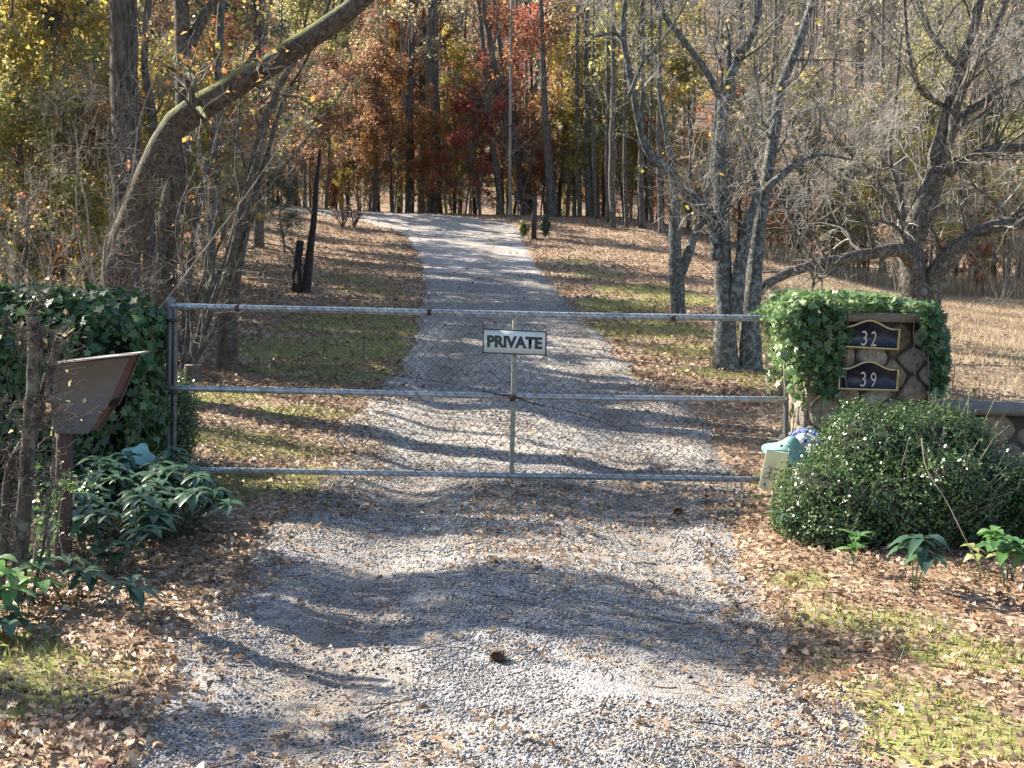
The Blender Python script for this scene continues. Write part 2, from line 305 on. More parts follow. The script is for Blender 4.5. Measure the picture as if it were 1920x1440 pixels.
def spline(P_, n_):
    """Catmull-Rom through rows of P_ (any width)"""
    P_ = np.asarray(P_, float); Q = np.vstack([2 * P_[0] - P_[1], P_, 2 * P_[-1] - P_[-2]]); m_ = len(P_) - 1
    t = np.linspace(0, m_ - 1e-6, n_); i = t.astype(int); f = (t - i)[:, None]
    a, b_, c, d = Q[i], Q[i + 1], Q[i + 2], Q[i + 3]
    return .5 * (2 * b_ + (c - a) * f + (2 * a - 5 * b_ + 4 * c - d) * f ** 2 + (3 * b_ - a - 3 * c + d) * f ** 3)
def nrm(v): return v / (np.linalg.norm(v, axis=-1, keepdims=True) + 1e-9)
def grow(pts, rad, n_, t0, t1, length, ang, K=5, wob=.25, up=.15, rf=.5, rmin=.002, tip=.25, rg=None, flat=0):
    """children of a batch of branches"""
    g_ = rg or rng; Np, Kp, _ = pts.shape
    idx = np.repeat(np.arange(Np), n_); t = g_.uniform(t0, t1, len(idx)) * (Kp - 1.001); i = t.astype(int); f = (t - i)
    p0 = pts[idx, i] * (1 - f)[:, None] + pts[idx, i + 1] * f[:, None]; r0 = rad[idx, i] * (1 - f) + rad[idx, i + 1] * f
    T = nrm(pts[idx, i + 1] - pts[idx, i]); rnd = g_.normal(size=T.shape); perp = nrm(rnd - (rnd * T).sum(1, keepdims=True) * T)
    a = g_.uniform(ang[0], ang[1], len(idx))[:, None]; d = nrm(T * np.cos(a) + perp * np.sin(a) + np.array([0, 0, up]))
    L = length * g_.uniform(.5, 1.15, len(idx)) * (1 - .35 * t / Kp)
    out = np.zeros((len(idx), K, 3)); out[:, 0] = p0; 
    for k in range(1, K):
        d = nrm(d + g_.normal(size=d.shape) * wob + np.array([0, 0, up * .35])); out[:, k] = out[:, k - 1] + d * (L / (K - 1))[:, None]
    r1 = np.maximum(r0 * rf * g_.uniform(.7, 1.1, len(idx)), rmin); rr = r1[:, None] * np.linspace(1, tip, K)[None]
    return out, np.maximum(rr, rmin * .6)
def leaves(C, size, nrmdir=None, spread=1.0, rg=None, shape='diamond', asp=.6, fold=.25):
    """leaf faces at centres C; nrmdir (n,3) or None"""
    g_ = rg or rng; n_ = len(C); s = size * (.45 + 1.0 * g_.random(n_) ** 1.3)[:, None]
    nn = g_.normal(size=(n_, 3)) * spread
    if nrmdir is not None: nn = nn + nrmdir
    nn = nrm(nn); u = nrm(np.cross(nn, g_.normal(size=(n_, 3)))); w = np.cross(nn, u)
    if shape == 'diamond':
        V = np.stack([C - u * s * .5, C + w * s * asp * .5 + nn * s * fold * .4, C + u * s * .5, C - w * s * asp * .5 + nn * s * fold * .4], 1)
        b_ = np.arange(n_)[:, None] * 4; F = np.concatenate([b_ + [0, 1, 2], b_ + [0, 2, 3]], 0).reshape(-1, 3)
        return V.reshape(-1, 3), F
    if shape == 'oval':
        a = [(-.5, 0, 0), (-.2, .9, 1), (.2, .85, 1), (.5, 0, 0), (.2, -.85, 1), (-.2, -.9, 1)]
    elif shape == 'ivy':
        a = [(-.3, 0, .4), (-.42, .75, 1), (-.02, .62, .8), (.12, 1.1, 1), (.2, .5, .4), (.6, 0, -.3), (.2, -.5, .4), (.12, -1.1, 1), (-.02, -.62, .8), (-.42, -.75, 1)]
    elif shape == 'oak':
        a = [(-.5, 0, 0), (-.28, .7, 1), (-.15, .35, .5), (.0, 1.0, 1.4), (.12, .45, .6), (.3, .75, 1.2), (.5, 0, 0), (.3, -.75, 1), (.12, -.45, .4), (.0, -1.0, 1.2), (-.15, -.35, .5), (-.28, -.7, .8)]
    V = np.stack([C + u * s * p + w * s * asp * .5 * q + nn * s * fold * .5 * z for p, q, z in a], 1); k = len(a)
    b_ = np.arange(n_)[:, None] * k; half = k // 2
    return V.reshape(-1, 3), b_ + np.arange(k)[None, :]
def lathe(prof, n_=20):
    prof = np.array(prof, float); a = np.arange(n_) * 2 * np.pi / n_
    V = np.stack([prof[:, None, 0] * np.cos(a), prof[:, None, 0] * np.sin(a), np.broadcast_to(prof[:, None, 1], (len(prof), n_))], -1).reshape(-1, 3)
    i = np.arange(len(prof) - 1)[:, None] * n_; s = np.arange(n_)[None]; s2 = (s + 1) % n_
    return V, np.stack([i + s, i + s2, i + n_ + s2, i + n_ + s], -1).reshape(-1, 4)
def xform(V, rot=(0, 0, 0), loc=(0, 0, 0), sc=1.0):
    from mathutils import Euler
    M = np.array(Euler(rot).to_matrix()); return (np.asarray(V) * sc) @ M.T + np.array(loc)
def prism(poly, axis_vec):
    """poly (n,3) extruded by axis_vec"""
    poly = np.asarray(poly, float); n_ = len(poly); V = np.concatenate([poly, poly + np.array(axis_vec)])
    F = [list(range(n_)), list(range(2 * n_ - 1, n_ - 1, -1))]
    Q = [(i, (i + 1) % n_, n_ + (i + 1) % n_, n_ + i) for i in range(n_)]
    return V, [np.array(F), np.array(Q)]
def text_mesh(s, size, offset=0, ext=.002, xs=1.0):
    c = bpy.data.curves.new('t', 'FONT'); c.body = s; c.size = size; c.offset = offset; c.extrude = ext; c.align_x = 'CENTER'; c.align_y = 'CENTER'; c.resolution_u = 3
    o = bpy.data.objects.new('t', c); COL.objects.link(o); dg = bpy.context.evaluated_depsgraph_get(); me = o.evaluated_get(dg).to_mesh()
    V = np.array([v.co[:] for v in me.vertices]); V[:, 0] *= xs
    F3 = [list(p.vertices) for p in me.polygons if len(p.vertices) == 3]; F4 = [list(p.vertices) for p in me.polygons if len(p.vertices) == 4]
    Fo = [np.array(f) for f in (F3, F4) if f]
    oth = [p for p in me.polygons if len(p.vertices) > 4]
    for p in oth: Fo.append(np.array([list(p.vertices)]))
    o.to_mesh_clear(); bpy.data.objects.remove(o); bpy.data.curves.remove(c)
    V = np.stack([V[:, 0], V[:, 2] * 0 - V[:, 2], V[:, 1]], 1)   # stand up, face -Y
    return V, Fo
def dup(root, loc, rz=0, sc=1.0, label=None, group=None, cat=None, mats=None, sz=None):
    r_ = root.copy(); COL.objects.link(r_); r_.location = [float(c) for c in loc]; r_.rotation_euler = (0, 0, rz); r_.scale = (sc, sc, sz or sc)
    for k, v_ in (('label', label), ('group', group), ('category', cat)):
        if v_: r_[k] = v_
    for ch in root.children:
        c = ch.copy(); COL.objects.link(c); c.parent = r_
        if mats and ch.name.split('.')[0] in mats:
            c.material_slots[0].link = 'OBJECT'; c.material_slots[0].material = MATS[mats[ch.name.split('.')[0]]]
    return r_

# ------------------------------------------------------------------ ground
_dr = [(1440, 190, 1640), (1300, 265, 1570), (1200, 330, 1500), (1100, 430, 1460), (1000, 520, 1390), (915, 610, 1390), (800, 640, 1345), (740, 690, 1270), (700, 735, 1205), (620, 785, 1125), (560, 790, 1062), (500, 790, 1012), (450, 765, 985), (432, 735, 985)]
_sl, _sr, _sy = [], [], []
for py_, l_, r_ in _dr:
    c = G((l_ + r_) / 2, py_); Y = c[1]; _sy.append(Y); _sl.append(P(l_, py_, Y)[0]); _sr.append(P(r_, py_, Y)[0])
_sy = [-20, 2] + _sy + [_sy[-1] + 2.2, _sy[-1] + 4.0, _sy[-1] + 5.6]; _sl = [-1.55, -1.4] + _sl + [-5.6, -9, -16]; _sr = [1.35, 1.3] + _sr + [-.2, -2.4, -5]
def dl(y): return np.interp(y, _sy, _sl)
def drr(y): return np.interp(y, _sy, _sr)
YEND = _sy[-1]
def in_drive(x, y):
    """1 inside the drive, 0 outside, soft edges"""
    l_, r_ = dl(y), drr(y); d = np.minimum(x - l_, r_ - x) + .35 * (fbm(x * 1.6, y * 1.6) - .5)
    return sstep(-.12, .22, d) * (y < YEND)
_gr = [(640, 700, 130, 22, .7), (430, 820, 120, 22, .55), (560, 770, 140, 14, .5), (380, 930, 120, 20, .6), (680, 590, 100, 16, .7), (520, 650, 120, 22, .6), (620, 520, 110, 10, .45), (1150, 620, 90, 20, .55), (1300, 660, 110, 14, .6), (1200, 545, 110, 12, .55), (1080, 490, 60, 8, .4), (1420, 720, 60, 10, .5), (1700, 1300, 160, 40, .5), (1560, 1150, 100, 30, .5), (30, 1300, 150, 60, .5), (200, 1260, 110, 30, .4),(620, 655, 170, 28, 1), (720, 625, 60, 30, .9), (520, 690, 90, 16, .8), (520, 900, 200, 26, .8), (420, 745, 90, 14, .6), (600, 610, 90, 14, .7), (700, 545, 80, 8, .5), (540, 845, 150, 18, .5),
       (1170, 575, 90, 16, .7), (1240, 620, 110, 22, .7), (1280, 560, 90, 14, .6), (1440, 640, 45, 45, 1), (1350, 700, 120, 14, .6), (1120, 515, 60, 10, .4), (1470, 905, 60, 22, .8),
       (1500, 1090, 70, 20, .9), (1640, 1165, 160, 26, .9), (1820, 1230, 150, 40, .7), (1760, 1370, 210, 60, .8), (1560, 1260, 60, 50, .3), (60, 1240, 130, 32, .8), (100, 1300, 140, 30, .6), (60, 1200, 80, 16, .7),
       (940, 965, 80, 45, .75), (890, 1395, 90, 28, .7), (1030, 950, 60, 25, .3), (1840, 650, 80, 30, .2)]
_ge = []
for px_, py_, rx, ry, s_ in _gr:
    c = G(px_, py_); a_ = rx * c[1] / FPX; b_ = abs(G(px_, py_ - ry)[1] - G(px_, py_ + ry)[1]) / 2; _ge.append((c[0], c[1], a_, b_, s_))
def grassm(x, y):
    g_ = np.zeros(np.shape(x))
    for cx, cy, a_, b_, s_ in _ge: g_ = np.maximum(g_, s_ * (1 - sstep(.55, 1.25, np.sqrt(((x - cx) / a_) ** 2 + ((y - cy) / b_) ** 2) + .5 * (fbm(x * 2.2, y * 2.2) - .5))))
    return g_
def strawm(x, y): return sstep(3.6, 5.5, x - .12 * (y - 10)) * sstep(9.3, 10.5, y) * (1 - sstep(38, 46, y))
ys = np.concatenate([np.linspace(-14, 2.5, 50)[:-1], 2.5 + 9.5 * (np.linspace(0, 1, 230)[:-1]), 12 * (260 / 12) ** np.linspace(0, 1, 330)])
us = np.linspace(-1, 1, 420); us = np.sign(us) * (np.abs(us) * .45 + np.abs(us) ** 4 * 1.1)
YY, UU = np.meshgrid(ys, us, indexing='ij'); XX = UU * (np.maximum(YY, 0) * .9 + 11)
_dm = in_drive(XX, YY); ZZ = terrain(XX, YY) - .03 * _dm
V = np.stack([XX, YY, ZZ], -1).reshape(-1, 3); nr, nc = XX.shape
i = np.arange(nr - 1)[:, None] * nc; j = np.arange(nc - 1)[None]
F = np.stack([i + j, i + j + 1, i + nc + j + 1, i + nc + j], -1).reshape(-1, 4)
me = mesh('ground', V, F, 'forest_floor', True)
a = me.attributes.new('grass', 'FLOAT', 'POINT'); a.data.foreach_set('value', grassm(XX, YY).ravel().astype(np.float32))
a = me.attributes.new('straw', 'FLOAT', 'POINT'); a.data.foreach_set('value', strawm(XX, YY).ravel().astype(np.float32))
tag(link('ground', me), kind='structure')
# driveway: a sheet of its own whose ragged edges sink under the leaves
ys = np.concatenate([np.linspace(-14, 3, 60)[:-1], np.linspace(3, 14, 420)[:-1], np.linspace(14, YEND, 380)]); vs = np.linspace(-.12, 1.12, 90)
YY, UU = np.meshgrid(ys, vs, indexing='ij'); XX = dl(YY) + (drr(YY) - dl(YY)) * UU
dm = in_drive(XX, YY); ZZ = terrain(XX, YY) - .04 + .052 * dm + .012 * (fbm(XX * 9, YY * 9, 3) - .5) * dm
V = np.stack([XX, YY, ZZ], -1).reshape(-1, 3); nr, nc = XX.shape; i = np.arange(nr - 1)[:, None] * nc; j = np.arange(nc - 1)[None]
F = np.stack([i + j, i + j + 1, i + nc + j + 1, i + nc + j], -1).reshape(-1, 4)
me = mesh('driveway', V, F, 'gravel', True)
def sunlit_finesm(x, y): return np.clip(sstep(9.2, 11, y) * (1 - .6 * sstep(16, 24, y)) * (.45 + 1.1 * (fbm(x * .8 + 2, y * .8) - .25)), 0, .85)  # sandy fines, made paler to brighten the sunlit stretch beyond the gate
def rutm(x, y):
    r1 = np.exp(-((x + .72 - .10 * np.sin(y * .7)) / .30) ** 2) + np.exp(-((x - .98 - .08 * np.sin(y * .6 + 1)) / .30) ** 2)
    return np.clip(r1 * (.35 + 1.3 * (fbm(x * 1.2 + 4, y * .8) - .2)), 0, 1) * (1 - .5 * sstep(14, 30, y))
a = me.attributes.new('fines', 'FLOAT', 'POINT'); a.data.foreach_set('value', sunlit_finesm(XX, YY).ravel().astype(np.float32))
a = me.attributes.new('rut', 'FLOAT', 'POINT'); a.data.foreach_set('value', rutm(XX, YY).ravel().astype(np.float32))
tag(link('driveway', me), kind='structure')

def scatter(n_, y0, y1, pw=1.0, lo=-1.0, hi=1.0, half=.5, base=1.2):
    y = y0 + (y1 - y0) * rng.random(n_) ** pw; x = rng.uniform(lo, hi, n_) * (half * y + base); return x, y
# loose stones on the near part of the drive
def stones(x, y, s):
    n_ = len(x); o_ = np.array([(1, 0, 0), (0, 1, 0), (-1, 0, 0), (0, -1, 0), (0, 0, 1), (0, 0, -1)], float)
    V = o_[None] * s[:, None, None] * rng.uniform(.55, 1.15, (n_, 6, 1)) + rng.normal(size=(n_, 6, 3)) * s[:, None, None] * .18
    an = rng.uniform(0, 6.28, n_); c_, s_ = np.cos(an)[:, None], np.sin(an)[:, None]; Vx = V[..., 0] * c_ - V[..., 1] * s_; Vy = V[..., 0] * s_ + V[..., 1] * c_
    V = np.stack([Vx + x[:, None], Vy + y[:, None], V[..., 2] * .7 + (terrain(x, y) + .012 + s * .25)[:, None]], -1).reshape(-1, 3)
    f = np.array([(0, 1, 4), (1, 2, 4), (2, 3, 4), (3, 0, 4), (1, 0, 5), (2, 1, 5), (3, 2, 5), (0, 3, 5)]); F = (np.arange(n_)[:, None, None] * 6 + f[None]).reshape(-1, 3)
    return V, F
n_ = 330000; y = 3.3 + 10.7 * rng.random(n_) ** 1.5; x = dl(y) + (drr(y) - dl(y)) * rng.uniform(-.06, 1.06, n_)
k = (in_drive(x, y) * (1 - .6 * grassm(x, y)) * (1 - .9 * sstep(9, 14, y)) > rng.random(n_)) & (fbm(x * 1.3 + 5, y * 1.3) > .22 + .2 * rng.random(n_)) & (rng.random(n_) > .75 * rutm(x, y)) & (rng.random(n_) > .9 * sunlit_finesm(x, y)); x, y = x[k], y[k]
V, F = stones(x, y, (.003 + .0075 * rng.random(len(x)) ** 1.7) * (1 + (y > 7) * .3))
y2 = 10 + 20 * rng.random(110000) ** 1.3; x2 = dl(y2) + (drr(y2) - dl(y2)) * rng.random(110000); k = in_drive(x2, y2) * sstep(10, 13, y2) * (1 - sunlit_finesm(x2, y2)) > rng.random(110000)
V2, F2 = stones(x2[k], y2[k], rng.uniform(.007, .014, k.sum())); V, F = join([(V, F), (V2, F2)])
tag(link('gravel', mesh('gravel', V, F[0], 'stone_chip')), 'loose grey crushed stone chips over the drive', 'gravel', kind='stuff')

# fallen leaves
def ground_leaves(x, y, size, mat, name, label, shape='oak', lift=.012):
    C = np.stack([x, y, terrain(x, y) + lift + rng.uniform(0, .02, len(x))], -1)
    V, F = leaves(C, size, np.array([0, 0, 1.0]), (.5 if size > .05 else .32), shape=shape, asp=.75 if shape == 'oak' else .55, fold=.7)
    tag(link(name, mesh(name, V, F, mat)), label, 'leaves', kind='stuff')
xs_, ys_ = [], []
x, y = scatter(250000, 2.2, 15, .85, half=.66, base=1.2)
nd = in_drive(x, y); gm = grassm(x, y); edge = np.minimum(x - dl(y), drr(y) - x); dens = np.where(nd > .5, .045 + (.55 * (edge < .5) * (y > 8) + .3 * (edge < .3)) * (fbm(x * 1.3 + 9, y * 1.3) > .44) + .16 * (fbm(x * 1.7 + 3, y * 1.7) > .56) + .25 * (np.abs(x - .1) < .4) * (y > 6.5) * (y < 9.3), 1 - .7 * gm) * (1 - .8 * strawm(x, y)); dens = dens * np.clip(.35 + 1.5 * (fbm(x * 1.1 + 40, y * 1.1) - .25), .1, 1)
k = rng.random(len(x)) < dens * .8; xs_.append(x[k]); ys_.append(y[k])
h_ = len(xs_[0]) * 4 // 10
ground_leaves(xs_[0][:h_], ys_[0][:h_], .040, 'leaf_litter', 'fallen_leaves', 'lobed brown and tan fallen leaves strewn near the gate')
ground_leaves(xs_[0][h_:], ys_[0][h_:], .032, 'leaf_litter', 'fallen_leaves', 'small curled brown fallen leaves strewn near the gate', 'oval')
x, y = scatter(190000, 13, 48, .9, half=.56, base=1)
nd = in_drive(x, y); dens = np.where(nd > .5, .03, 1 - .55 * grassm(x, y)) * (1 - .85 * strawm(x, y)); k = rng.random(len(x)) < dens
k &= rng.random(len(x)) < .75; ground_leaves(x[k], y[k], .07, 'leaf_litter', 'fallen_leaves', 'russet fallen leaves covering the rise beyond the gate', 'diamond')
x, y = scatter(450, 3.2, 9, .8, half=.47, base=.5); k = (in_drive(x, y) < .5) | (rng.random(len(x)) < .05); x, y = x[k], y[k]
C = np.stack([x, y, terrain(x, y) + .03], -1); V, F = leaves(C, .052, np.array([0, 0, 1.0]), .35, shape='oak', asp=.8, fold=.7)
tag(link('fallen_leaves', mesh('fallen_leaves', V, F, 'leaf_big')), 'larger curled rusty and buff leaves lying on the litter at the edges', 'leaves', kind='stuff')
n_ = 900; x, y = scatter(n_, 3.2, 12, .8, half=.47, base=.5); a = rng.uniform(0, 6.28, n_); L = .04 + .16 * rng.random(n_) ** 2; t = np.linspace(-.5, .5, 5)[None]; bd = rng.normal(size=(n_, 1)) * .03
pts = np.stack([x[:, None] + np.cos(a)[:, None] * L[:, None] * t - np.sin(a)[:, None] * bd * (t * t), y[:, None] + np.sin(a)[:, None] * L[:, None] * t + np.cos(a)[:, None] * bd * t * t, np.zeros((n_, 5))], -1); pts[..., 2] = terrain(pts[..., 0], pts[..., 1]) + .03
V, F = tubes(pts, rng.uniform(.0015, .0035, (n_, 1)) * np.ones((1, 5)), 4); tag(link('fallen_twigs', mesh('fallen_twigs', V, F, 'bark_twig_dark')), 'short broken twigs scattered over the litter and gravel', 'twigs', kind='stuff')
# grass
def blades(x, y, h, w, mat, name, label, cat='grass', lean=.5):
    n_ = len(x); z = terrain(x, y); hh = h * rng.uniform(.5, 1.3, n_); a = rng.uniform(0, 6.28, n_); dx, dy = np.cos(a), np.sin(a); b2 = rng.uniform(0, 6.28, n_); l_ = rng.uniform(0, lean, n_) * hh
    p = np.stack([x, y, z], -1); wv = np.stack([dx, dy, 0 * dx], -1) * w; tip = np.stack([np.cos(b2) * l_, np.sin(b2) * l_, hh], -1)
    mid = tip * .5; mid[:, 2] = hh * .62
    V = np.stack([p - wv, p + wv, p + mid + wv * .7, p + mid - wv * .7, p + tip], 1).reshape(-1, 3); b_ = np.arange(n_)[:, None] * 5
    tag(link(name, mesh(name, V, [b_ + [0, 1, 2, 3], b_ + [3, 2, 4]], mat)), label, cat, kind='stuff')
x, y = scatter(520000, 2.5, 30, .8, half=.56, base=1); k = (rng.random(len(x)) < grassm(x, y) * 1.1) & ((in_drive(x, y) < .4) | (rng.random(len(x)) < .3)); x, y = x[k], y[k]
blades(x, y, .045, .0028, 'grass_blade', 'grass', 'short thin green grass growing along the verges', lean=.9)
x = rng.uniform(2.5, 19, 90000); y = rng.uniform(9.9, 43, 90000); k = rng.random(len(x)) < strawm(x, y) * 1.0; x, y = x[k], y[k]
blades(x, y, .09, .006, 'dry_grass', 'meadow_grass', 'dry straw coloured grass of the meadow behind the low wall', lean=.9)
x = rng.uniform(8, 20, 4000); y = rng.uniform(39, 46, 4000); blades(x, y, .5, .015, 'dry_grass', 'tall_grass', 'tall pale dry grass along the far edge of the meadow', lean=.4)
# pine needles
n_ = 5200; y = 3.5 + 6.5 * rng.random(n_) ** 1.3; x = rng.uniform(-1.8, 2.4, n_); k = fbm(x * 1.5 + 8, y * 1.5) > .45; x, y = x[k], y[k]; n_ = len(x)
a = rng.normal(0.0, 1.1, n_); L = rng.uniform(.05, .13, n_); t = np.linspace(-.5, .5, 4)[None]; bend = rng.normal(size=(n_, 1)) * .012
pts = np.stack([x[:, None] + np.cos(a)[:, None] * L[:, None] * t - np.sin(a)[:, None] * bend * (1 - 4 * t * t), y[:, None] + np.sin(a)[:, None] * L[:, None] * t + np.cos(a)[:, None] * bend * (1 - 4 * t * t), np.zeros((n_, 4))], -1)
pts[..., 2] = terrain(pts[..., 0], pts[..., 1]) + .026; V, F = tubes(pts, np.full((n_, 4), .0011), 3)
tag(link('pine_needles', mesh('pine_needles', V, F, 'needle')), 'fallen straw coloured pine needles on the gravel', 'pine needles', kind='stuff')

# ------------------------------------------------------------------ gate
GY = 9.3
root = thing('chain_link_gate', 'wide grey metal pipe gate filled with chain link, closed across the gravel drive', 'gate', P(318, 890, GY))
def pipe(name, pix, r_, mat, rt, Y=GY, sides=14, n_=40, dy=0):
    pts = np.array([P(px, py, Y + dy) for px, py in pix]); pts = spline(pts, n_) if len(pix) > 2 else np.linspace(pts[0], pts[-1], n_)
    V, F = tubes(pts[None], np.full((1, len(pts)), r_), sides); return part(name, rt, V, F, mat, True)
rails = [((320, 574), (700, 583), (1100, 592), (1440, 597)), ((306, 727), (700, 737), (1100, 746), (1478, 749)), ((326, 880), (700, 887), (1100, 894), (1470, 900))]
for rr_ in rails: pipe('rail', rr_, .0235, 'rail_paint', root)
pipe('post', ((966, 588), (959, 892)), .019, 'post_weathered', root)
pipe('post', ((329, 574), (325, 884)), .019, 'steel_shaded', root, dy=.0)
pipe('post', ((1474, 598), (1474, 900)), .019, 'steel_shaded', root)
# rail couplings and the mesh
cp = []
for px, py in ((805, 585.5), (445, 577), (1262, 595.5)):
    a_, b_ = P(px - 4, py, GY), P(px + 4, py, GY); V, F = tubes(np.array([[a_, b_]]), np.full((1, 2), .026), 12); part('coupling', root, V, F, 'wire_rust', True)

TL, BL, TR, BR = P(329, 571, GY), P(325, 882, GY), P(1449, 594, GY), P(1452, 902, GY)
def on_gate(u, v):
    u = np.asarray(u)[..., None]; v = np.asarray(v)[..., None]
    p = (TL * (1 - u) + TR * u) * (1 - v) + (BL * (1 - u) + BR * u) * v
    p[..., 1] -= .026 - .018 * np.sin(u[..., 0] * 9) * np.sin(v[..., 0] * 3.1) ; return p
WG, HG = np.linalg.norm(TR - TL), np.linalg.norm(TL - BL); dia = .037; wires = []
nv = int(HG / dia); vv = np.arange(nv + 1) / nv
for k in range(int(WG / dia)):
    zz_ = ((np.arange(nv + 1) + k) % 2) * dia * 1.04 + k * dia + .004 * np.sin(vv * 6 + k * .09)
    wires.append(on_gate(np.clip(zz_ / WG, 0, 1), vv))
pts = np.array(wires)
A_, B_ = pts[:, :-1].reshape(-1, 3), pts[:, 1:].reshape(-1, 3)      # every straight run between two bends
V, F = tubes(np.stack([A_, B_], 1), np.full((len(A_), 2), .0017), 3)
part('chain_link_mesh', root, V, F, 'wire')
# ties: the mesh loops over the rails
loops_ = []
for r_i, rr_ in enumerate(rails):
    sp_ = spline(np.array([P(px, py, GY) for px, py in rr_]), 200); a = np.linspace(-2.2, 1.2, 6)
    for u in np.arange(.012, .99, .0128 if r_i == 0 else .0206):
        c = sp_[int(u * 199)]; tdx = .022
        loops_.append(np.stack([c[0] + np.linspace(-tdx, tdx, 6), c[1] - .0262 * np.cos(a * .9), c[2] + .0262 * np.sin(-a * .9)], -1))
V, F = tubes(np.array(loops_), np.full((len(loops_), 6), .0018), 3); part('tie_wire', root, V, F, 'wire').__setitem__('kind', 'stuff')
hg = []
for py in (600, 640, 735, 860):
    c = P(318, py, GY); V, F = box(c[0] - .028, c[0] + .055, c[1] - .033, c[1] - .026, c[2] - .016, c[2] + .016); hg.append((V, F))
for py in (600, 735, 860):
    c = P(318, py, GY); V, F = box(c[0] - .03, c[0] + .06, c[1] - .040, c[1] + .04, c[2] - .012, c[2] + .012); part('hinge', root, V, F, 'dark_metal')
g0 = G(316, 905)
root = thing('gate_post', 'dull grey round steel post carrying the gate beside the ivy hedge', 'gate post', (P(316, 900, GY)[0], GY, terrain(P(316, 900, GY)[0], GY)))
pipe('shaft', ((320, 566), (315, 905)), .030, 'steel_shaded', root, dy=.02)
V, F = lathe([(.036, -.02), (.037, .01), (.025, .03), (.004, .038)], 14); part('cap', root, V + P(320, 566, GY + .02), F, 'steel_shaded', True)
# chain round the centre post, drooping barbed strand
root = thing('gate_chain', 'dark rusty chain wrapped round the middle of the gate at the centre post', 'chain', P(960, 742, GY - .04))
lk = []
path = spline(np.array([P(905, 733, GY - .05), P(940, 741, GY - .055), P(962, 742, GY - .06), P(985, 752, GY - .05), P(1020, 762, GY - .045)]), 26)
for k in range(25):
    c = (path[k] + path[k + 1]) / 2; t = nrm(path[k + 1] - path[k]); s_ = np.array([0, 0, 1.0]) if k % 2 else np.array([0, 1.0, 0]); s_ = nrm(s_ - t * (s_ @ t)); a = np.linspace(0, 2 * np.pi, 9)
    lk.append(c + t * np.cos(a)[:, None] * .013 + s_ * np.sin(a)[:, None] * .007)
V, F = tubes(np.array(lk), np.full((25, 9), .0028), 4, False); part('link', root, V, F, 'wire_rust', True).__setitem__('kind', 'stuff')
c = P(961, 745, GY - .075); V, F = box(c[0] - .02, c[0] + .02, c[1] - .012, c[1] + .012, c[2] - .028, c[2] + .012); part('padlock', root, V, F, 'wire_rust')
pts = spline(np.array([P(x_, y_, GY - .035) for x_, y_ in ((690, 698), (800, 712), (880, 727), (955, 743), (1010, 758), (1090, 778), (1180, 850 - 40))]), 60)
A1, F1 = tubes(pts[None], np.full((1, 60), .0022), 4); bb = [(A1, F1)]
for k in range(3, 58, 5):
    for q in (-1, 1): bb.append(tubes(np.array([[pts[k] + [-.004 * q, 0, -.018], pts[k] + [.006 * q, -.003, .018]]]), np.full((1, 2), .0015), 4))
V, F = join(bb); tag(link('barbed_wire', mesh('barbed_wire', V, F, 'wire_rust')), 'thin rusty barbed wire strand sagging across the mesh of the gate', 'barbed wire')

# PRIVATE sign
root = thing('private_sign', 'white metal sign reading PRIVATE with a dark green border, wired to the gate', 'sign', P(964, 641, GY - .05))
SY = GY - .05; c4 = [P(906, 616, SY), P(1025, 621, SY), P(1024, 668, SY), P(905, 661, SY)]
ux = nrm(c4[1] - c4[0]); uz = nrm(c4[0] - c4[3]); ctr = sum(c4) / 4; hw, hh = np.linalg.norm(c4[1] - c4[0]) / 2, np.linalg.norm(c4[0] - c4[3]) / 2
def sgn(V, lift=0): V = np.asarray(V, float); return ctr + V[:, :1] * ux + V[:, 2:3] * uz + (V[:, 1:2] - lift) * np.array([0, 1.0, 0])
V, F = box(-hw, hw, -.001, .001, -hh, hh); part('board', root, sgn(V), F, 'sign_white')
t_ = .006; fr = [box(-hw - .002, hw + .002, -.004, -.0012, hh - t_, hh + .002), box(-hw - .002, hw + .002, -.004, -.0012, -hh - .002, -hh + t_), box(-hw - .002, -hw + t_, -.0038, -.0012, -hh + t_, hh - t_), box(hw - t_, hw + .002, -.0038, -.0012, -hh + t_, hh - t_)]
V, F = join(fr); part('border', root, sgn(V), F, 'sign_ink')
V, F = text_mesh('PRIVATE', .1, .0048, .001, 1); V[:, 0] -= (V[:, 0].max() + V[:, 0].min()) / 2; V[:, 2] -= (V[:, 2].max() + V[:, 2].min()) / 2
V[:, 0] *= .415 / np.ptp(V[:, 0]); V[:, 2] *= .092 / np.ptp(V[:, 2]); part('lettering', root, sgn(V, .0035), F, 'sign_ink')
for sx, sz, ex, ez in ((-1, 1, -.012, .06), (1, 1, .022, .012), (-1, -1, -.035, -.03), (1, -1, .015, -.035)):
    a_ = sgn([(sx * (hw - .008), 0, sz * (hh - .008))])[0]; b_ = sgn([(sx * hw + ex, .02, sz * hh + ez)])[0]
    V, F = tubes(np.array([[a_ - [0, .006, 0], (a_ + b_) / 2 - [0, .008, 0], b_]]), np.full((1, 3), .003), 5); part('wire_tie', root, V, F, 'dark_metal')

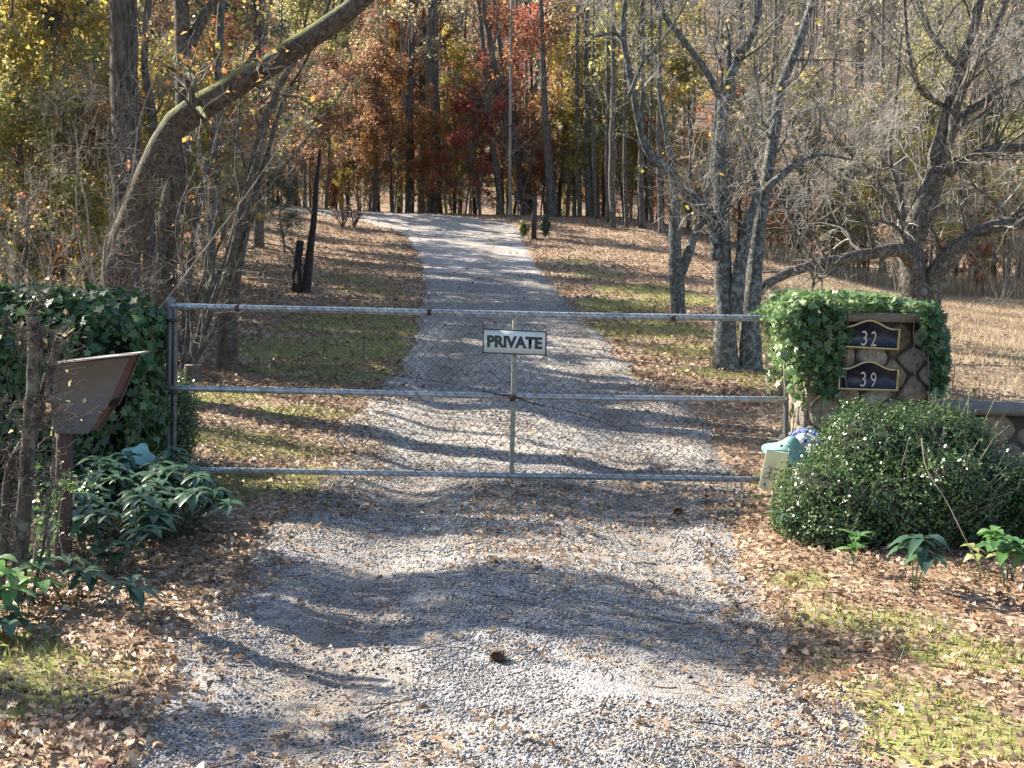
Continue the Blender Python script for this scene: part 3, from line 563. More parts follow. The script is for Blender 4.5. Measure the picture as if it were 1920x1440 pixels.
# ------------------------------------------------------------------ stone pillar and low wall
def clip(poly, p, nn):
    out = []
    for k in range(len(poly)):
        a_, b_ = poly[k], poly[(k + 1) % len(poly)]; da, db = (a_ - p) @ nn, (b_ - p) @ nn
        if da <= 0: out.append(a_)
        if da * db < 0: out.append(a_ + (b_ - a_) * da / (da - db))
    return out
def stonework(w, h, cell, seed, depth=.03, xs=1.35):
    """irregular domed stones filling a w x h face; returns V (u, out, v), F"""
    g_ = np.random.default_rng(seed); nx, ny = max(2, int(w / (cell * xs))), max(2, int(h / cell)); pts = []
    for a in range(-1, nx + 1):
        for b_ in range(-1, ny + 1): pts.append(((a + .5 + (b_ % 2) * .5 + g_.uniform(-.33, .33)) * w / nx, (b_ + .5 + g_.uniform(-.33, .33)) * h / ny))
    pts = np.array(pts); parts_ = []
    for k, p in enumerate(pts):
        if not (-.2 * cell < p[0] < w + .2 * cell and -.2 * cell < p[1] < h + .2 * cell): continue
        poly = [np.array(q, float) for q in ((0, 0), (w, 0), (w, h), (0, h))]
        for d in np.argsort(((pts - p) ** 2).sum(1))[1:14]:
            q = pts[d]; nn = nrm(q - p); poly = clip(poly, (p + q) / 2 - nn * .004, nn)
            if len(poly) < 3: break
        if len(poly) < 3: continue
        poly = np.array(poly); c = poly.mean(0); m_ = len(poly); dpt = depth * g_.uniform(.5, 1.2)
        # subdivide the outline and roughen it
        q = []
        for a in range(m_):
            for f in (0, .5): q.append(poly[a] * (1 - f) + poly[(a + 1) % m_] * f)
        q = np.array(q) ; q = q * .6 + .2 * (np.roll(q, 1, 0) + np.roll(q, -1, 0)); k_ = len(q); rings = []
        for f, o_ in ((1.0, 0), (.97, .6), (.86, .9), (.5, 1.0)):
            rr = c + (q - c) * f; rings.append(np.stack([rr[:, 0], dpt * (o_ + g_.uniform(-.22, .22, k_) * (o_ > 0)), rr[:, 1]], -1))
        V = np.concatenate(rings + [np.array([[c[0], dpt * 1.02, c[1]]])]); i_ = np.arange(3)[:, None] * k_; s_ = np.arange(k_)[None]; s2 = (s_ + 1) % k_
        Q = np.stack([i_ + s_, i_ + s2, i_ + k_ + s2, i_ + k_ + s_], -1).reshape(-1, 4); T_ = np.stack([3 * k_ + s_[0], 3 * k_ + s2[0], np.full(k_, 4 * k_)], -1)
        parts_.append((V, [Q, T_]))
    return join(parts_)
def face(V, org, u, out):  # (u,out,v) -> world
    return np.array(org) + V[:, :1] * np.array(u) + V[:, 1:2] * np.array(out) + V[:, 2:3] * np.array([0, 0, 1.0])
PX0, PX1, PY0, PY1, PZ1 = 2.14, 3.10, 8.9, 9.72, P(1640, 590, 8.9)[2]
gz = tz(2.6, 9.2) - .05
root = thing('stone_pillar', 'square fieldstone gate pillar with a flat cap, carrying the two house number plaques', 'pillar', (2.6, 9.3, gz))
V, F = box(PX0 + .03, PX1 - .03, PY0 + .03, PY1 - .03, gz - .1, PZ1 - .05); part('core', root, V, F, 'mortar')
H_ = PZ1 - .05 - gz; sw = []
for w_, org, u, out, sd in ((PX1 - PX0, (PX0, PY0 + .025, gz), (1, 0, 0), (0, -1, 0), 1), (PY1 - PY0, (PX0 + .025, PY1, gz), (0, -1, 0), (-1, 0, 0), 2), (PY1 - PY0, (PX1 - .025, PY0, gz), (0, 1, 0), (1, 0, 0), 5), (PX1 - PX0, (PX1, PY1 - .025, gz), (-1, 0, 0), (0, 1, 0), 6)):
    V, F = stonework(w_, H_, .15, sd, .045); sw.append((face(V, org, u, out), F))
V, F = join(sw); part('stone_facing', root, V, F, 'field_stone', True)
def rough_slab(x0, x1, y0, y1, z0, z1, nx, ny, amp, seed=0):
    """a box with subdivided, roughened faces"""
    bm_ = []; g_ = np.random.default_rng(seed)
    xs__, ys__ = np.linspace(x0, x1, nx), np.linspace(y0, y1, ny); X_, Y_ = np.meshgrid(xs__, ys__, indexing='ij')
    top = np.stack([X_, Y_, np.full(X_.shape, z1)], -1); bot = top.copy(); bot[..., 2] = z0
    nz_ = (fbm(X_ * 6 + seed, Y_ * 6, 3) - .5) * amp; top[..., 2] += nz_; e = (g_.random(X_.shape) - .5) * amp
    for A in (top, bot): A[:, 0, 1] += e[:, 0]; A[:, -1, 1] += e[:, -1]; A[0, :, 0] += e[0]; A[-1, :, 0] += e[-1]
    V = np.concatenate([top.reshape(-1, 3), bot.reshape(-1, 3)]); k_ = nx * ny; i_ = np.arange(nx - 1)[:, None] * ny; j_ = np.arange(ny - 1)[None]
    Q = np.stack([i_ + j_, i_ + ny + j_, i_ + ny + j_ + 1, i_ + j_ + 1], -1).reshape(-1, 4); Fs = [Q, Q[:, ::-1] + k_]
    per = [a * ny for a in range(nx)] + [(nx - 1) * ny + b_ for b_ in range(1, ny)] + [a * ny + ny - 1 for a in range(nx - 2, -1, -1)] + [b_ for b_ in range(ny - 2, 0, -1)]
    per = np.array(per); p2 = np.roll(per, -1); Fs.append(np.stack([per, per + k_, p2 + k_, p2], -1)); return V, np.concatenate(Fs)
V, F = rough_slab(PX0 - .05, PX1 - .0, PY0 - .06, PY1 + .05, PZ1 - .05, PZ1 + .015, 16, 12, .02, 4); part('capstone', root, V, F, 'coping')
# low wall
zc = P(1860, 762, 9.0)[2]; gz = tz(5, 9.2) - .1
root = thing('stone_wall', 'low mortared fieldstone wall with flat coping running away from the pillar', 'wall', (5, 9.2, gz))
V, F = box(PX1 + .05, 7.5, 9.03, 9.35, gz, zc - .06); part('core', root, V, F, 'mortar')
V, F = stonework(7.5 - PX1 - .05, zc - .06 - gz, .23, 11, .045, 1.25); part('stone_facing', root, face(V, (PX1 + .05, 9.045, gz), (1, 0, 0), (0, -1, 0)), F, 'field_stone', True)
V, F = rough_slab(PX1 + .05, 7.6, 8.94, 9.42, zc - .06, zc, 60, 8, .02, 9); part('coping', root, V, F, 'coping')

# plaques
def plaque(pix, digits, label, dpos):
    Yp = PY0 - .055; q = [P(px, py, Yp) for px, py in pix]   # TL, TR, BR, BL of the shoulders, apex given by rise
    c = sum(q) / 4; u = nrm(q[1] - q[0]); w_ = np.linalg.norm(q[1] - q[0]) / 2; h_ = (np.linalg.norm(q[0] - q[3])) / 2; vz = nrm(np.cross(u, [0, 1, 0])) ; vz = vz if vz[2] > 0 else -vz
    root = thing('number_plaque', label, 'house number', c)
    def outline(ins):
        o_ = [(-w_ + ins, -h_ + ins), (w_ - ins, -h_ + ins), (w_ - ins, h_ - ins * .6)]
        for t in np.linspace(.78, -.78, 15): o_.append((t * w_, h_ - ins + .055 * (.5 + .5 * math.cos(t / .78 * math.pi))))
        o_.append((-w_ + ins, h_ - ins * .6)); return np.array(o_)
    to = lambda V: c + V[:, :1] * u + V[:, 1:2] * np.array([0, 1, 0]) + V[:, 2:3] * vz
    o1 = outline(0); V, F = prism(np.stack([o1[:, 0], np.zeros(len(o1)), o1[:, 1]], -1), (0, .012, 0)); part('plate', root, to(V), F, 'plaque_navy')
    o2 = outline(.013); n_ = len(o1); rim = []
    for oo, yy_ in ((o1, -.001), (o1 * 1.01, -.014), (o2, -.014), (o2, -.001)): rim.append(np.stack([oo[:, 0], np.full(n_, yy_), oo[:, 1]], -1))
    V = np.concatenate(rim); i_ = np.arange(4)[:, None] * n_; s_ = np.arange(n_)[None]; s2 = (s_ + 1) % n_; i2 = (np.arange(4)[:, None] + 1) % 4 * n_
    part('frame', root, to(V), np.stack([i_ + s_, i_ + s2, i2 + s2, i2 + s_], -1).reshape(-1, 4), 'plaque_gold')
    for ch, (px, py) in zip(digits, dpos):
        d = P(px, py, Yp); V, F = text_mesh(ch, .1, .0, .0025, 1); V -= (V.max(0) + V.min(0)) / 2; V[:, 0] *= .040 / np.ptp(V[:, 0]); V[:, 2] *= .108 / np.ptp(V[:, 2])
        V = V[:, :1] * u + V[:, 1:2] * np.array([0, 1, 0]) + V[:, 2:3] * vz + d - [0, .006, 0]; part('digit', root, V, F, 'digit_silver')
plaque([(1572, 610), (1687, 616), (1684, 659), (1572, 650)], '32', 'dark blue plaque with gold rim reading 32, the upper one, half hidden by ivy', [(1620, 634), (1638, 635)])
plaque([(1571, 690), (1684, 693), (1683, 731), (1572, 731)], '39', 'dark blue plaque with gold rim reading 39, below the other plaque', [(1618, 711), (1637, 712)])

# ------------------------------------------------------------------ ivy
def shell(n_, fn, size, mat, name, rt, sp_=.55, shape='ivy', asp=.95, rg=None, fold=.25):
    C, Nn = fn(n_); V, F = leaves(C, size, Nn, sp_, shape=shape, asp=asp, fold=fold); return part(name, rt, V, F, mat)
def boxy(x0, x1, y0, y1, z0, z1, rnd, amp, front_only=True, seed=0, keep=None):
    """points and outward normals on a swollen rounded box"""
    def fn(n_):
        g_ = np.random.default_rng(seed + 5); p = g_.uniform(-1, 1, (n_ * 2, 3)); k = np.argmax(np.abs(p), 1); p[np.arange(len(p)), k] = np.sign(p[np.arange(len(p)), k])
        h = np.array([(x1 - x0) / 2, (y1 - y0) / 2, (z1 - z0) / 2]); c = np.array([(x0 + x1) / 2, (y0 + y1) / 2, (z0 + z1) / 2])
        areas = np.array([h[1] * h[2], h[0] * h[2], h[0] * h[1]]); keepk = g_.random(len(p)) < (areas / areas.max())[k]; p = p[keepk][:n_]
        q = p * h; inner = np.clip(q, -(h - rnd), h - rnd); d = q - inner; nn = nrm(d + 1e-6 * p); s = inner + nn * rnd
        W_ = c + s; b_ = (fbm(W_[:, 0] * 3.1 + W_[:, 2] * 1.7, W_[:, 2] * 3.1 + W_[:, 1] * 2.3 + seed) - .5) * 2 * amp
        W_ = W_ + nn * (b_ + g_.uniform(-.05, .02, len(W_)))[:, None]
        kk = W_[:, 2] > z0 + .01
        if keep is not None: kk &= keep(W_)
        return W_[kk], nn[kk] + np.array([0, 0, .45])
    return fn
# left ivy hedge (over a garden wall)
hz = terrain(-3.5, 9); LX1 = P(262, 700, 8.7)[0]
root = thing('ivy_hedge', 'big mound of dark green ivy covering the wall left of the gate post', 'ivy', (-4.3, 9.1, hz))
HT = P(120, 545, 8.7)[2]
C, _ = boxy(-6.4, LX1 - .12, 8.72, 9.62, hz - .1, HT - .12, .3, .04, seed=4)(10)
xs__ = np.linspace(0, 1, 2)
def blob(x0, x1, y0, y1, z0, z1, rnd, res=26, amp=.05, seed=0):
    """closed rounded box mesh"""
    out = []; h = np.array([(x1 - x0) / 2, (y1 - y0) / 2, (z1 - z0) / 2]); c = np.array([(x0 + x1) / 2, (y0 + y1) / 2, (z0 + z1) / 2]); g_ = np.linspace(-1, 1, res); A, B = np.meshgrid(g_, g_, indexing='ij')
    for ax in range(3):
        for s in (-1, 1):
            p = np.zeros((res, res, 3)); p[..., ax] = s; p[..., (ax + 1) % 3] = A; p[..., (ax + 2) % 3] = B if s > 0 else -B
            q = p.reshape(-1, 3) * h; inner = np.clip(q, -(h - rnd), h - rnd); nn = nrm(q - inner + 1e-6 * q); W_ = c + inner + nn * rnd
            W_ = W_ + nn * ((fbm(W_[:, 0] * 3.1 + W_[:, 2] * 1.7, W_[:, 2] * 3.1 + W_[:, 1] * 2.3 + seed) - .5) * 2 * amp)[:, None]
            i_ = np.arange(res - 1)[:, None] * res; j_ = np.arange(res - 1)[None]; out.append((W_, np.stack([i_ + j_, i_ + res + j_, i_ + res + j_ + 1, i_ + j_ + 1], -1).reshape(-1, 4)))
    return join(out)
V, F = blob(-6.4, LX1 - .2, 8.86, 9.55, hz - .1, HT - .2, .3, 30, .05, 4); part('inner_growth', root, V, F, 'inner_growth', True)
shell(24000, boxy(-6.45, LX1, 8.62, 9.7, hz, HT, .36, .13, seed=4), .066, 'ivy_leaf', 'foliage', root, .6)
shell(14000, boxy(-6.4, LX1 - .08, 8.72, 9.62, hz, HT - .08, .34, .11, seed=9), .07, 'ivy_leaf', 'foliage', root, .8)
st_ = np.array([[rng.uniform(-4.2, LX1), 8.62, hz + .1] for _ in range(34)])[:, None, :] + np.zeros((1, 1, 3)); d0 = np.stack([st_[:, 0], st_[:, 0] + [0, -.02, .3]], 1)
bp_, br_ = grow(d0, np.full((34, 2), .006), 1, 0, .1, 1.0, (0, .4), 8, .3, .3, 1, .003); V, F = tubes(bp_, br_, 4); part('stem', root, V, F, 'bark_twig_dark').__setitem__('kind', 'stuff')
# ivy on the right pillar
root = thing('pillar_ivy', 'sunlit green ivy spilling over the cap and down the face of the stone pillar', 'ivy', (2.4, 8.9, tz(2.4, 8.9)))
zt = PZ1
def ivy_patch(n_, pixpoly_fn, Y, out, size, sunny, seed):
    pass
def front(n_, x0, x1, y0_, y1_, Yc, dens):
    px = rng.uniform(x0, x1, n_); py = rng.uniform(y0_, y1_, n_); k = dens(px, py) > rng.random(n_); px, py = px[k], py[k]
    return np.array([P(a, b_, Yc - rng.uniform(.02, .17)) for a, b_ in zip(px, py)])
bl = lambda px, py, cx, cy, rx, ry: 1 - sstep(.7, 1.05, np.sqrt(((px - cx) / rx) ** 2 + ((py - cy) / ry) ** 2) + .6 * (fbm(px * .04, py * .04) - .5))
fr_ = front(1500, 1470, 1600, 560, 790, PY0, lambda a, b_: np.maximum.reduce([bl(a, b_, 1530, 620, 66, 70), bl(a, b_, 1560, 670, 26, 60) * 1.0, bl(a, b_, 1510, 660, 40, 50) * .9, bl(a, b_, 1548, 725, 30, 26) * .7]))
V, F = leaves(fr_, .058, np.array([-.15, -.9, .5]), .75, shape='ivy', asp=.95); part('foliage', root, V, F, 'ivy_leaf')
side = front(1500, 1728, 1778, 570, 745, PY0, lambda a, b_: np.maximum.reduce([bl(a, b_, 1745, 610, 22, 60), bl(a, b_, 1765, 670, 16, 70), bl(a, b_, 1758, 720, 12, 30)]))
V, F = leaves(side, .058, np.array([.3, -.9, .5]), .5, shape='ivy', asp=.95); part('foliage', root, V, F, 'ivy_leaf')
def topfn(n_):
    x = rng.uniform(PX0 - .28, PX1 - .04, n_); y = rng.uniform(PY0 - .16, PY1 + .1, n_)
    hh = .10 + .07 * fbm(x * 4, y * 4); edge = sstep(PX0 - .30, PX0 - .05, x) ; z = zt + hh * edge * rng.uniform(.2, 1, n_) - (1 - edge) * .06
    z = z - .10 * sstep(PX1 - .35, PX1, x)
    k = ~((x > 2.62) & (y < PY0 + .05) & (rng.random(n_) < .8)); return np.stack([x, y, z], -1)[k]
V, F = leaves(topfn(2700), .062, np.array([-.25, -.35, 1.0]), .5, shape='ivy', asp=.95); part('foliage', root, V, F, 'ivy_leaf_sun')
def leftfn(n_):   # hangs down the sunny side of the pillar
    y = rng.uniform(PY0 - .1, PY1 + .1, n_); z = zt + .05 - rng.random(n_) ** 1.4 * 1.0; lim = fbm(y * 5, z * 0 + 3) * 1.0 + .1 + .35 * (y > PY1 - .15) + .3 * (y < PY0)
    k = (zt - z) < lim * .75; return np.stack([PX0 - rng.uniform(.03, .16, n_) * (1 - .5 * (zt - z)), y, z], -1)[k]
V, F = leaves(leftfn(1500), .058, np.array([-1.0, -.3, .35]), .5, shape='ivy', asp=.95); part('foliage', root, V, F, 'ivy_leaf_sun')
hang = []
for px in (1740, 1752, 1763, 1771, 1485, 1478, 1560, 1590, 1715):
    a_ = P(px, 590, PY0 - .06); pts_ = [a_]
    for k in range(7): pts_.append(pts_[-1] + np.array([rng.normal() * .02, -.0, -.09 * rng.uniform(.7, 1.1)]))
    hang.append(pts_)
V, F = tubes(np.array(hang), np.full((len(hang), 8), .004), 4); part('stem', root, V, F, 'bark_twig').__setitem__('kind', 'stuff')

# ------------------------------------------------------------------ clipped shrubs
def shrub(name, label, lumps, n_, size, mat, cat='shrub', base=None, up=.5, shape='oval', depth=.26, twig=0):
    base = base or (lumps[0][0], lumps[0][1], tz(lumps[0][0], lumps[0][1])); root = thing(name, label, cat, base); cs = []
    tot = sum(l[3] * l[4] * l[5] for l in lumps) ** (1); Cc, Nn = [], []
    for li, (cx, cy, cz, rx, ry, rz) in enumerate(lumps):
        m_ = int(n_ * (rx * rz + ry * rz + rx * ry) / sum(l[3] * l[5] + l[4] * l[5] + l[3] * l[4] for l in lumps)); d = nrm(rng.normal(size=(m_, 3)))
        rad = 1 + .42 * (fbm(d[:, 0] * 2.6 + li * 7 + d[:, 2], d[:, 1] * 2.6 + d[:, 2] * 2.1) - .5) + .5 * (fbm(d[:, 0] * 9 + li, d[:, 1] * 9 + d[:, 2] * 7) - .5)
        rad = rad * (1 - rng.random(m_) ** 1.3 * depth); p = np.array([cx, cy, cz]) + d * rad[:, None] * [rx, ry, rz]
        k = p[:, 2] > terrain(p[:, 0], p[:, 1]) + .03
        for lj, (ax, ay, az, bx, by, bz) in enumerate(lumps):
            if lj != li: k &= (((p - [ax, ay, az]) / [bx, by, bz]) ** 2).sum(1) > .55
        Cc.append(p[k]); Nn.append(d[k] + [0, 0, up])
        g_ = np.linspace(0, np.pi, 18); h_ = np.linspace(0, 2 * np.pi, 25)[:-1]; A, B = np.meshgrid(g_, h_, indexing='ij')
        dd = np.stack([np.sin(A) * np.cos(B), np.sin(A) * np.sin(B), np.cos(A)], -1).reshape(-1, 3); rr = .66 + .28 * (fbm(dd[:, 0] * 2.6 + li * 7 + dd[:, 2], dd[:, 1] * 2.6 + dd[:, 2] * 2.1) - .5)
        i_ = np.arange(17)[:, None] * 24; s_ = np.arange(24)[None]; s2 = (s_ + 1) % 24; cs.append((np.array([cx, cy, cz]) + dd * rr[:, None] * [rx, ry, rz], np.stack([i_ + s_, i_ + 24 + s_, i_ + 24 + s2, i_ + s2], -1).reshape(-1, 4)))
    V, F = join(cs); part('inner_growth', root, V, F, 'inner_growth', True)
    C = np.concatenate(Cc); Nn = np.concatenate(Nn); V, F = leaves(C, size, Nn, .75, shape=shape, asp=.55, fold=.2); part('foliage', root, V, F, mat)
    if twig:
        ok = np.where(~((C[:, 0] > 1.85) & (C[:, 0] < 2.55) & (C[:, 2] > base[2] + .62)))[0] if name == 'boxwood_shrub' else np.arange(len(C)); k = ok[rng.integers(0, len(ok), twig)]; A = C[k]; B = A + nrm(Nn[k] + rng.normal(size=(twig, 3)) * .4 + [0, 0, .8]) * (.03 + .22 * rng.random(twig) ** 1.8)[:, None]
        V, F = tubes(np.stack([A - (B - A), B], 1), np.full((twig, 2), .0016), 3); part('twig', root, V, F, 'bark_twig').__setitem__('kind', 'stuff')
        tips = (A[:, None] + (B - A)[:, None] * np.linspace(.3, 1, 8)[None, :, None]).reshape(-1, 3) + rng.normal(size=(twig * 8, 3)) * .011; V, F = leaves(tips, size, None, shape=shape, asp=.55); part('foliage', root, V, F, mat)
    return root
g1 = tz(2.9, 7.6)
shrub('boxwood_shrub', 'large dark green boxwood with tiny glossy leaves in front of the pillar', [(2.30, 7.75, g1 + .45, .40, .42, .40), (2.66, 7.8, g1 + .44, .38, .42, .41), (1.98, 7.5, g1 + .25, .36, .36, .29), (2.35, 7.4, g1 + .23, .6, .35, .31), (3.0, 7.7, g1 + .25, .42, .42, .32), (3.4, 7.5, g1 + .14, .42, .36, .25), (2.12, 7.7, g1 + .40, .22, .3, .22), (2.86, 7.75, g1 + .60, .17, .2, .17), (1.80, 7.42, g1 + .12, .18, .25, .16), (2.6, 7.25, g1 + .40, .22, .2, .2), (3.2, 7.4, g1 + .36, .2, .2, .16), (1.95, 7.25, g1 + .12, .22, .2, .16), (3.75, 7.6, g1 + .10, .25, .3, .2)], 90000, .021, 'box_leaf', twig=700)
c = G(338, 872); shrub('boxwood_shrub', 'small round dark green boxwood just behind the gate post', [(P(332, 800, 9.95)[0], 9.95, tz(-2.6, 9.9) + .36, .17, .3, .42)], 7000, .022, 'box_leaf')

# ------------------------------------------------------------------ left hood on its post
HY = 6.1
b0 = G(108, 1108)
root = thing('wooden_box_post', 'brown wedge sided wooden box with a thin roof board on a round wooden post', 'post box', (b0[0], HY, tz(b0[0], HY)))
pts = np.array([P(108, 1125, HY), P(110, 1000, HY), P(112, 900, HY), P(113, 805, HY)]); V, F = tubes(spline(pts, 12)[None] + [0, .06, 0], np.full((1, 12), .042) * np.linspace(1.12, .95, 12), 14); part('post', root, V, F, 'post_bark', True)
side_ = [(99, 684), (240, 670), (205, 752), (198, 768), (193, 768), (165, 813), (99, 813)]
V, F = prism([P(a, b_, HY) for a, b_ in side_], (0.0, .016, 0)); part('side_panel', root, V, F, 'wood_stain')
V, F = prism([P(a, b_, HY) + [0, .20, 0] for a, b_ in side_], (0, .016, 0)); part('side_panel', root, V, F, 'wood_stain')
a_, b_, c_, d_ = P(240, 671, HY), P(206, 752, HY), P(193, 768, HY), P(165, 813, HY); ofs = np.array([-.012, .017, 0])
V, F = prism([a_ + ofs, b_ + ofs, b_ + ofs + [0, .183, 0], a_ + ofs + [0, .183, 0]], (-.012, 0, -.004)); part('front_panel', root, V, F, 'wood_red')
V, F = prism([c_ + ofs, d_ + ofs, d_ + ofs + [0, .183, 0], c_ + ofs + [0, .183, 0]], (-.012, 0, -.004)); part('front_panel', root, V, F, 'wood_red')
a_, b_ = P(99, 684, HY) + [.006, 0, 0], P(99, 812, HY) + [.006, 0, 0]; V, F = prism([a_ + [0, .017, 0], b_ + [0, .017, 0], b_ + [0, .2, 0], a_ + [0, .2, 0]], (.014, 0, 0)); part('back_panel', root, V, F, 'wood_stain')
a_, b_ = P(97, 683, HY) + [0, -.010, .002], P(252, 667, HY) + [0, -.010, .002]; V, F = prism([a_, b_, b_ + [0, .27, 0], a_ + [0, .27, 0]], (0, 0, .007)); part('roof_board', root, V, F, 'wood_edge')

# ------------------------------------------------------------------ path lights, blue sign, garden flag
def hat(root, c, rot, r_=.17, h_=.11):
    prof = [(r_, 0), (r_ * .8, h_ * .16), (r_ * .55, h_ * .36), (r_ * .34, h_ * .66), (r_ * .22, h_ * .9), (r_ * .12, h_), (.001, h_ * 1.03)]
    V, F = lathe(prof, 28); V2, F2 = lathe([(p[0] * .96, p[1] - .004) for p in prof], 28); V, F = join([(V, F), (V2, F2[:, ::-1])]); part('shade', root, xform(V, rot, c), F, 'patina', True)
c = P(1484, 848, 8.2); gb = G(1470, 952)
root = thing('path_light', 'path light with a verdigris hat shaped shade leaning beside the boxwood', 'garden light', (gb[0], 8.2, tz(gb[0], 8.2)))
hat(root, c + [-.02, 0, -.015], (R(14), R(10), 0), .185, .125)
V, F = lathe([(.012, -.13), (.03, -.11), (.026, -.07), (.036, -.05), (.036, .0), (.02, .02)], 14); part('lamp_body', root, xform(V, (R(8), R(8), 0), c + [.0, 0, -.01]), F, 'dark_metal', True)
V, F = tubes(np.array([[c + [0, 0, -.12], c + [-.03, 0, -.3], (gb[0], 8.2, tz(gb[0], 8.2) - .05)]]), np.full((1, 3), .009), 8); part('stem', root, V, F, 'dark_metal', True)
c = P(262, 848, 8.35)
root = thing('path_light', 'path light with a pale blue green hat shade poking out of the ivy hedge foot', 'garden light', (c[0], 8.35, tz(c[0], 8.35)))
hat(root, c + [0, 0, -.03], (R(12), R(22), 0), .125, .10)
V, F = lathe([(.012, -.13), (.03, -.11), (.026, -.07), (.034, -.05), (.034, .0), (.02, .02)], 14); part('lamp_body', root, xform(V, (0, 0, 0), c + [0, .02, -.02]), F, 'dark_metal', True)
V, F = tubes(np.array([[c + [0, .02, -.12], (c[0], 8.37, tz(c[0], 8.35) - .05)]]), np.full((1, 2), .009), 8); part('stem', root, V, F, 'dark_metal', True)
# round blue sign
c = P(1511, 841, 8.45); root = thing('yard_sign', 'small round blue and white sign behind the leaning path light', 'sign', (c[0], 8.45, tz(c[0], 8.45)))
def disc(r0, r1, y_, nseg=40, a0=0, a1=2 * np.pi):
    a = np.linspace(a0, a1, nseg); o_ = np.stack([np.cos(a) * r1, np.full(nseg, y_), np.sin(a) * r1], -1); i_ = np.stack([np.cos(a) * r0, np.full(nseg, y_), np.sin(a) * r0], -1)
    b = np.stack([np.cos(a) * r0, np.full(nseg, y_ + .0025), np.sin(a) * r0], -1); o2 = o_ + [0, .0025, 0]; V = np.concatenate([o_, i_, b, o2]); k = np.arange(nseg - 1)
    return V, np.concatenate([np.stack([k, k + 1, k + 1 + nseg, k + nseg], -1), np.stack([k + nseg, k + 1 + nseg, k + 1 + 2 * nseg, k + 2 * nseg], -1), np.stack([k + 3 * nseg, k + 3 * nseg + 1, k + 1, k], -1)])
_a = R(-46); yaw = lambda V: np.stack([V[:, 0] * math.cos(_a) - V[:, 1] * math.sin(_a), V[:, 0] * math.sin(_a) + V[:, 1] * math.cos(_a), V[:, 2]], -1) * [1.15, 1.15, 1]
V, F = disc(.001, .145, 0); V2, F2 = disc(.001, .145, .004); V, F = join([(V, F), (V2, F2)]); part('disc', root, yaw(V) + c, F, 'sign_blue')
V, F = disc(.001, .108, -.004); part('inner_field', root, yaw(V) + c, F, 'mark_white')
mk = []
for k in range(22):
    a = R(18) + k * R(144) / 21; w_ = R(3.9) if k % 3 else R(2.6)
    if k in (6, 13): continue
    mk.append(disc(.112 if k % 2 else .115, .136, -.004, 4, a, a + w_))
V, F = join(mk); part('lettering', root, yaw(V) + c, F, 'mark_white')
mk = [disc(.03 + .02 * q, .037 + .02 * q, -.008, 8, R(40 + 8 * q), R(78 - 3 * q)) for q in range(3)] + [(box(-.012, .006, -.009, -.006, .04, .1))]
mk = [(V_, F_) for V_, F_ in mk]; V, F = join(mk); part('emblem', root, yaw(V) + c, F, 'sign_blue')
V, F = tubes(np.array([[c + [0, .012, 0], (c[0], 8.462, tz(c[0], 8.45) - .05)]]), np.full((1, 2), .008), 6); part('stake', root, V, F, 'dark_metal')
# garden flag
FY = 8.0
root = thing('garden_flag', 'small cream cloth flag with a black looped emblem hanging below the path light', 'garden flag', (P(1455, 940, FY)[0], FY, tz(1.7, FY)))
u_, v_ = np.meshgrid(np.linspace(0, 1, 14), np.linspace(0, 1, 16), indexing='ij'); tl, tr, br, bl_ = P(1437, 844, FY), P(1479, 850, FY), P(1473, 926, FY), P(1422, 915, FY)
S_ = (tl * (1 - u_)[..., None] + tr * u_[..., None]) * (1 - v_)[..., None] + (bl_ * (1 - u_)[..., None] + br * u_[..., None]) * v_[..., None]; S_[..., 1] += .008 * np.sin(u_ * 8 + v_ * 2) * v_
k_ = 14 * 16; i_ = np.arange(13)[:, None] * 16; j_ = np.arange(15)[None]; Q = np.stack([i_ + j_, i_ + 16 + j_, i_ + 17 + j_, i_ + j_ + 1], -1).reshape(-1, 4)
V = np.concatenate([S_.reshape(-1, 3), S_.reshape(-1, 3) + [0, .002, 0]]); part('cloth', root, V, np.concatenate([Q, Q[:, ::-1] + k_]), 'cloth_cream', True)
def stroke(pix, r_=.0032): 
    q = spline(np.array([P(a, b_, FY - .014) for a, b_ in pix]), 24); return tubes(q[None], np.full((1, 24), r_), 5)
ink = [stroke([(1434.5, 879), (1438, 876), (1441.5, 875.5), (1445, 879), (1445.5, 883), (1443, 886)]), stroke([(1443, 886), (1437, 887), (1432, 889), (1431, 893), (1434, 896.5), (1440, 896), (1443, 892), (1443, 886)]),
       stroke([(1455, 880), (1452, 877), (1448.5, 878), (1446, 882), (1443.5, 886)], .0024), stroke([(1444.5, 886), (1449, 889), (1453.5, 894), (1452, 898), (1447, 900), (1443, 897), (1442, 892), (1443.5, 886)])]
V, F = join(ink); part('emblem', root, V, F, 'cloth_ink')
lf = np.array([P(a, b_, FY - .012) for a, b_ in ((1458, 901), (1462, 904), (1467, 894), (1471, 896), (1465, 909), (1469, 914), (1474, 912), (1464, 918))]); V, F = leaves(lf, .028, np.array([0, -1.0, 0]), .15, shape='oval', asp=.45); part('floral_print', root, V, F, 'inner_growth').__setitem__('kind', 'stuff')
V, F = join([tubes(np.array([[P(1480, 840, FY + .004), P(1478, 880, FY + .004), P(1471, 945, FY + .004)]]), np.full((1, 3), .005), 6), tubes(np.array([[P(1480, 846, FY + .004), P(1437, 843, FY + .004)]]), np.full((1, 2), .004), 6), tubes(np.array([[P(1450, 917, FY + .006), P(1448, 942, FY + .006)]]), np.full((1, 2), .006), 6)]); part('stand', root, V, F, 'post_weathered')

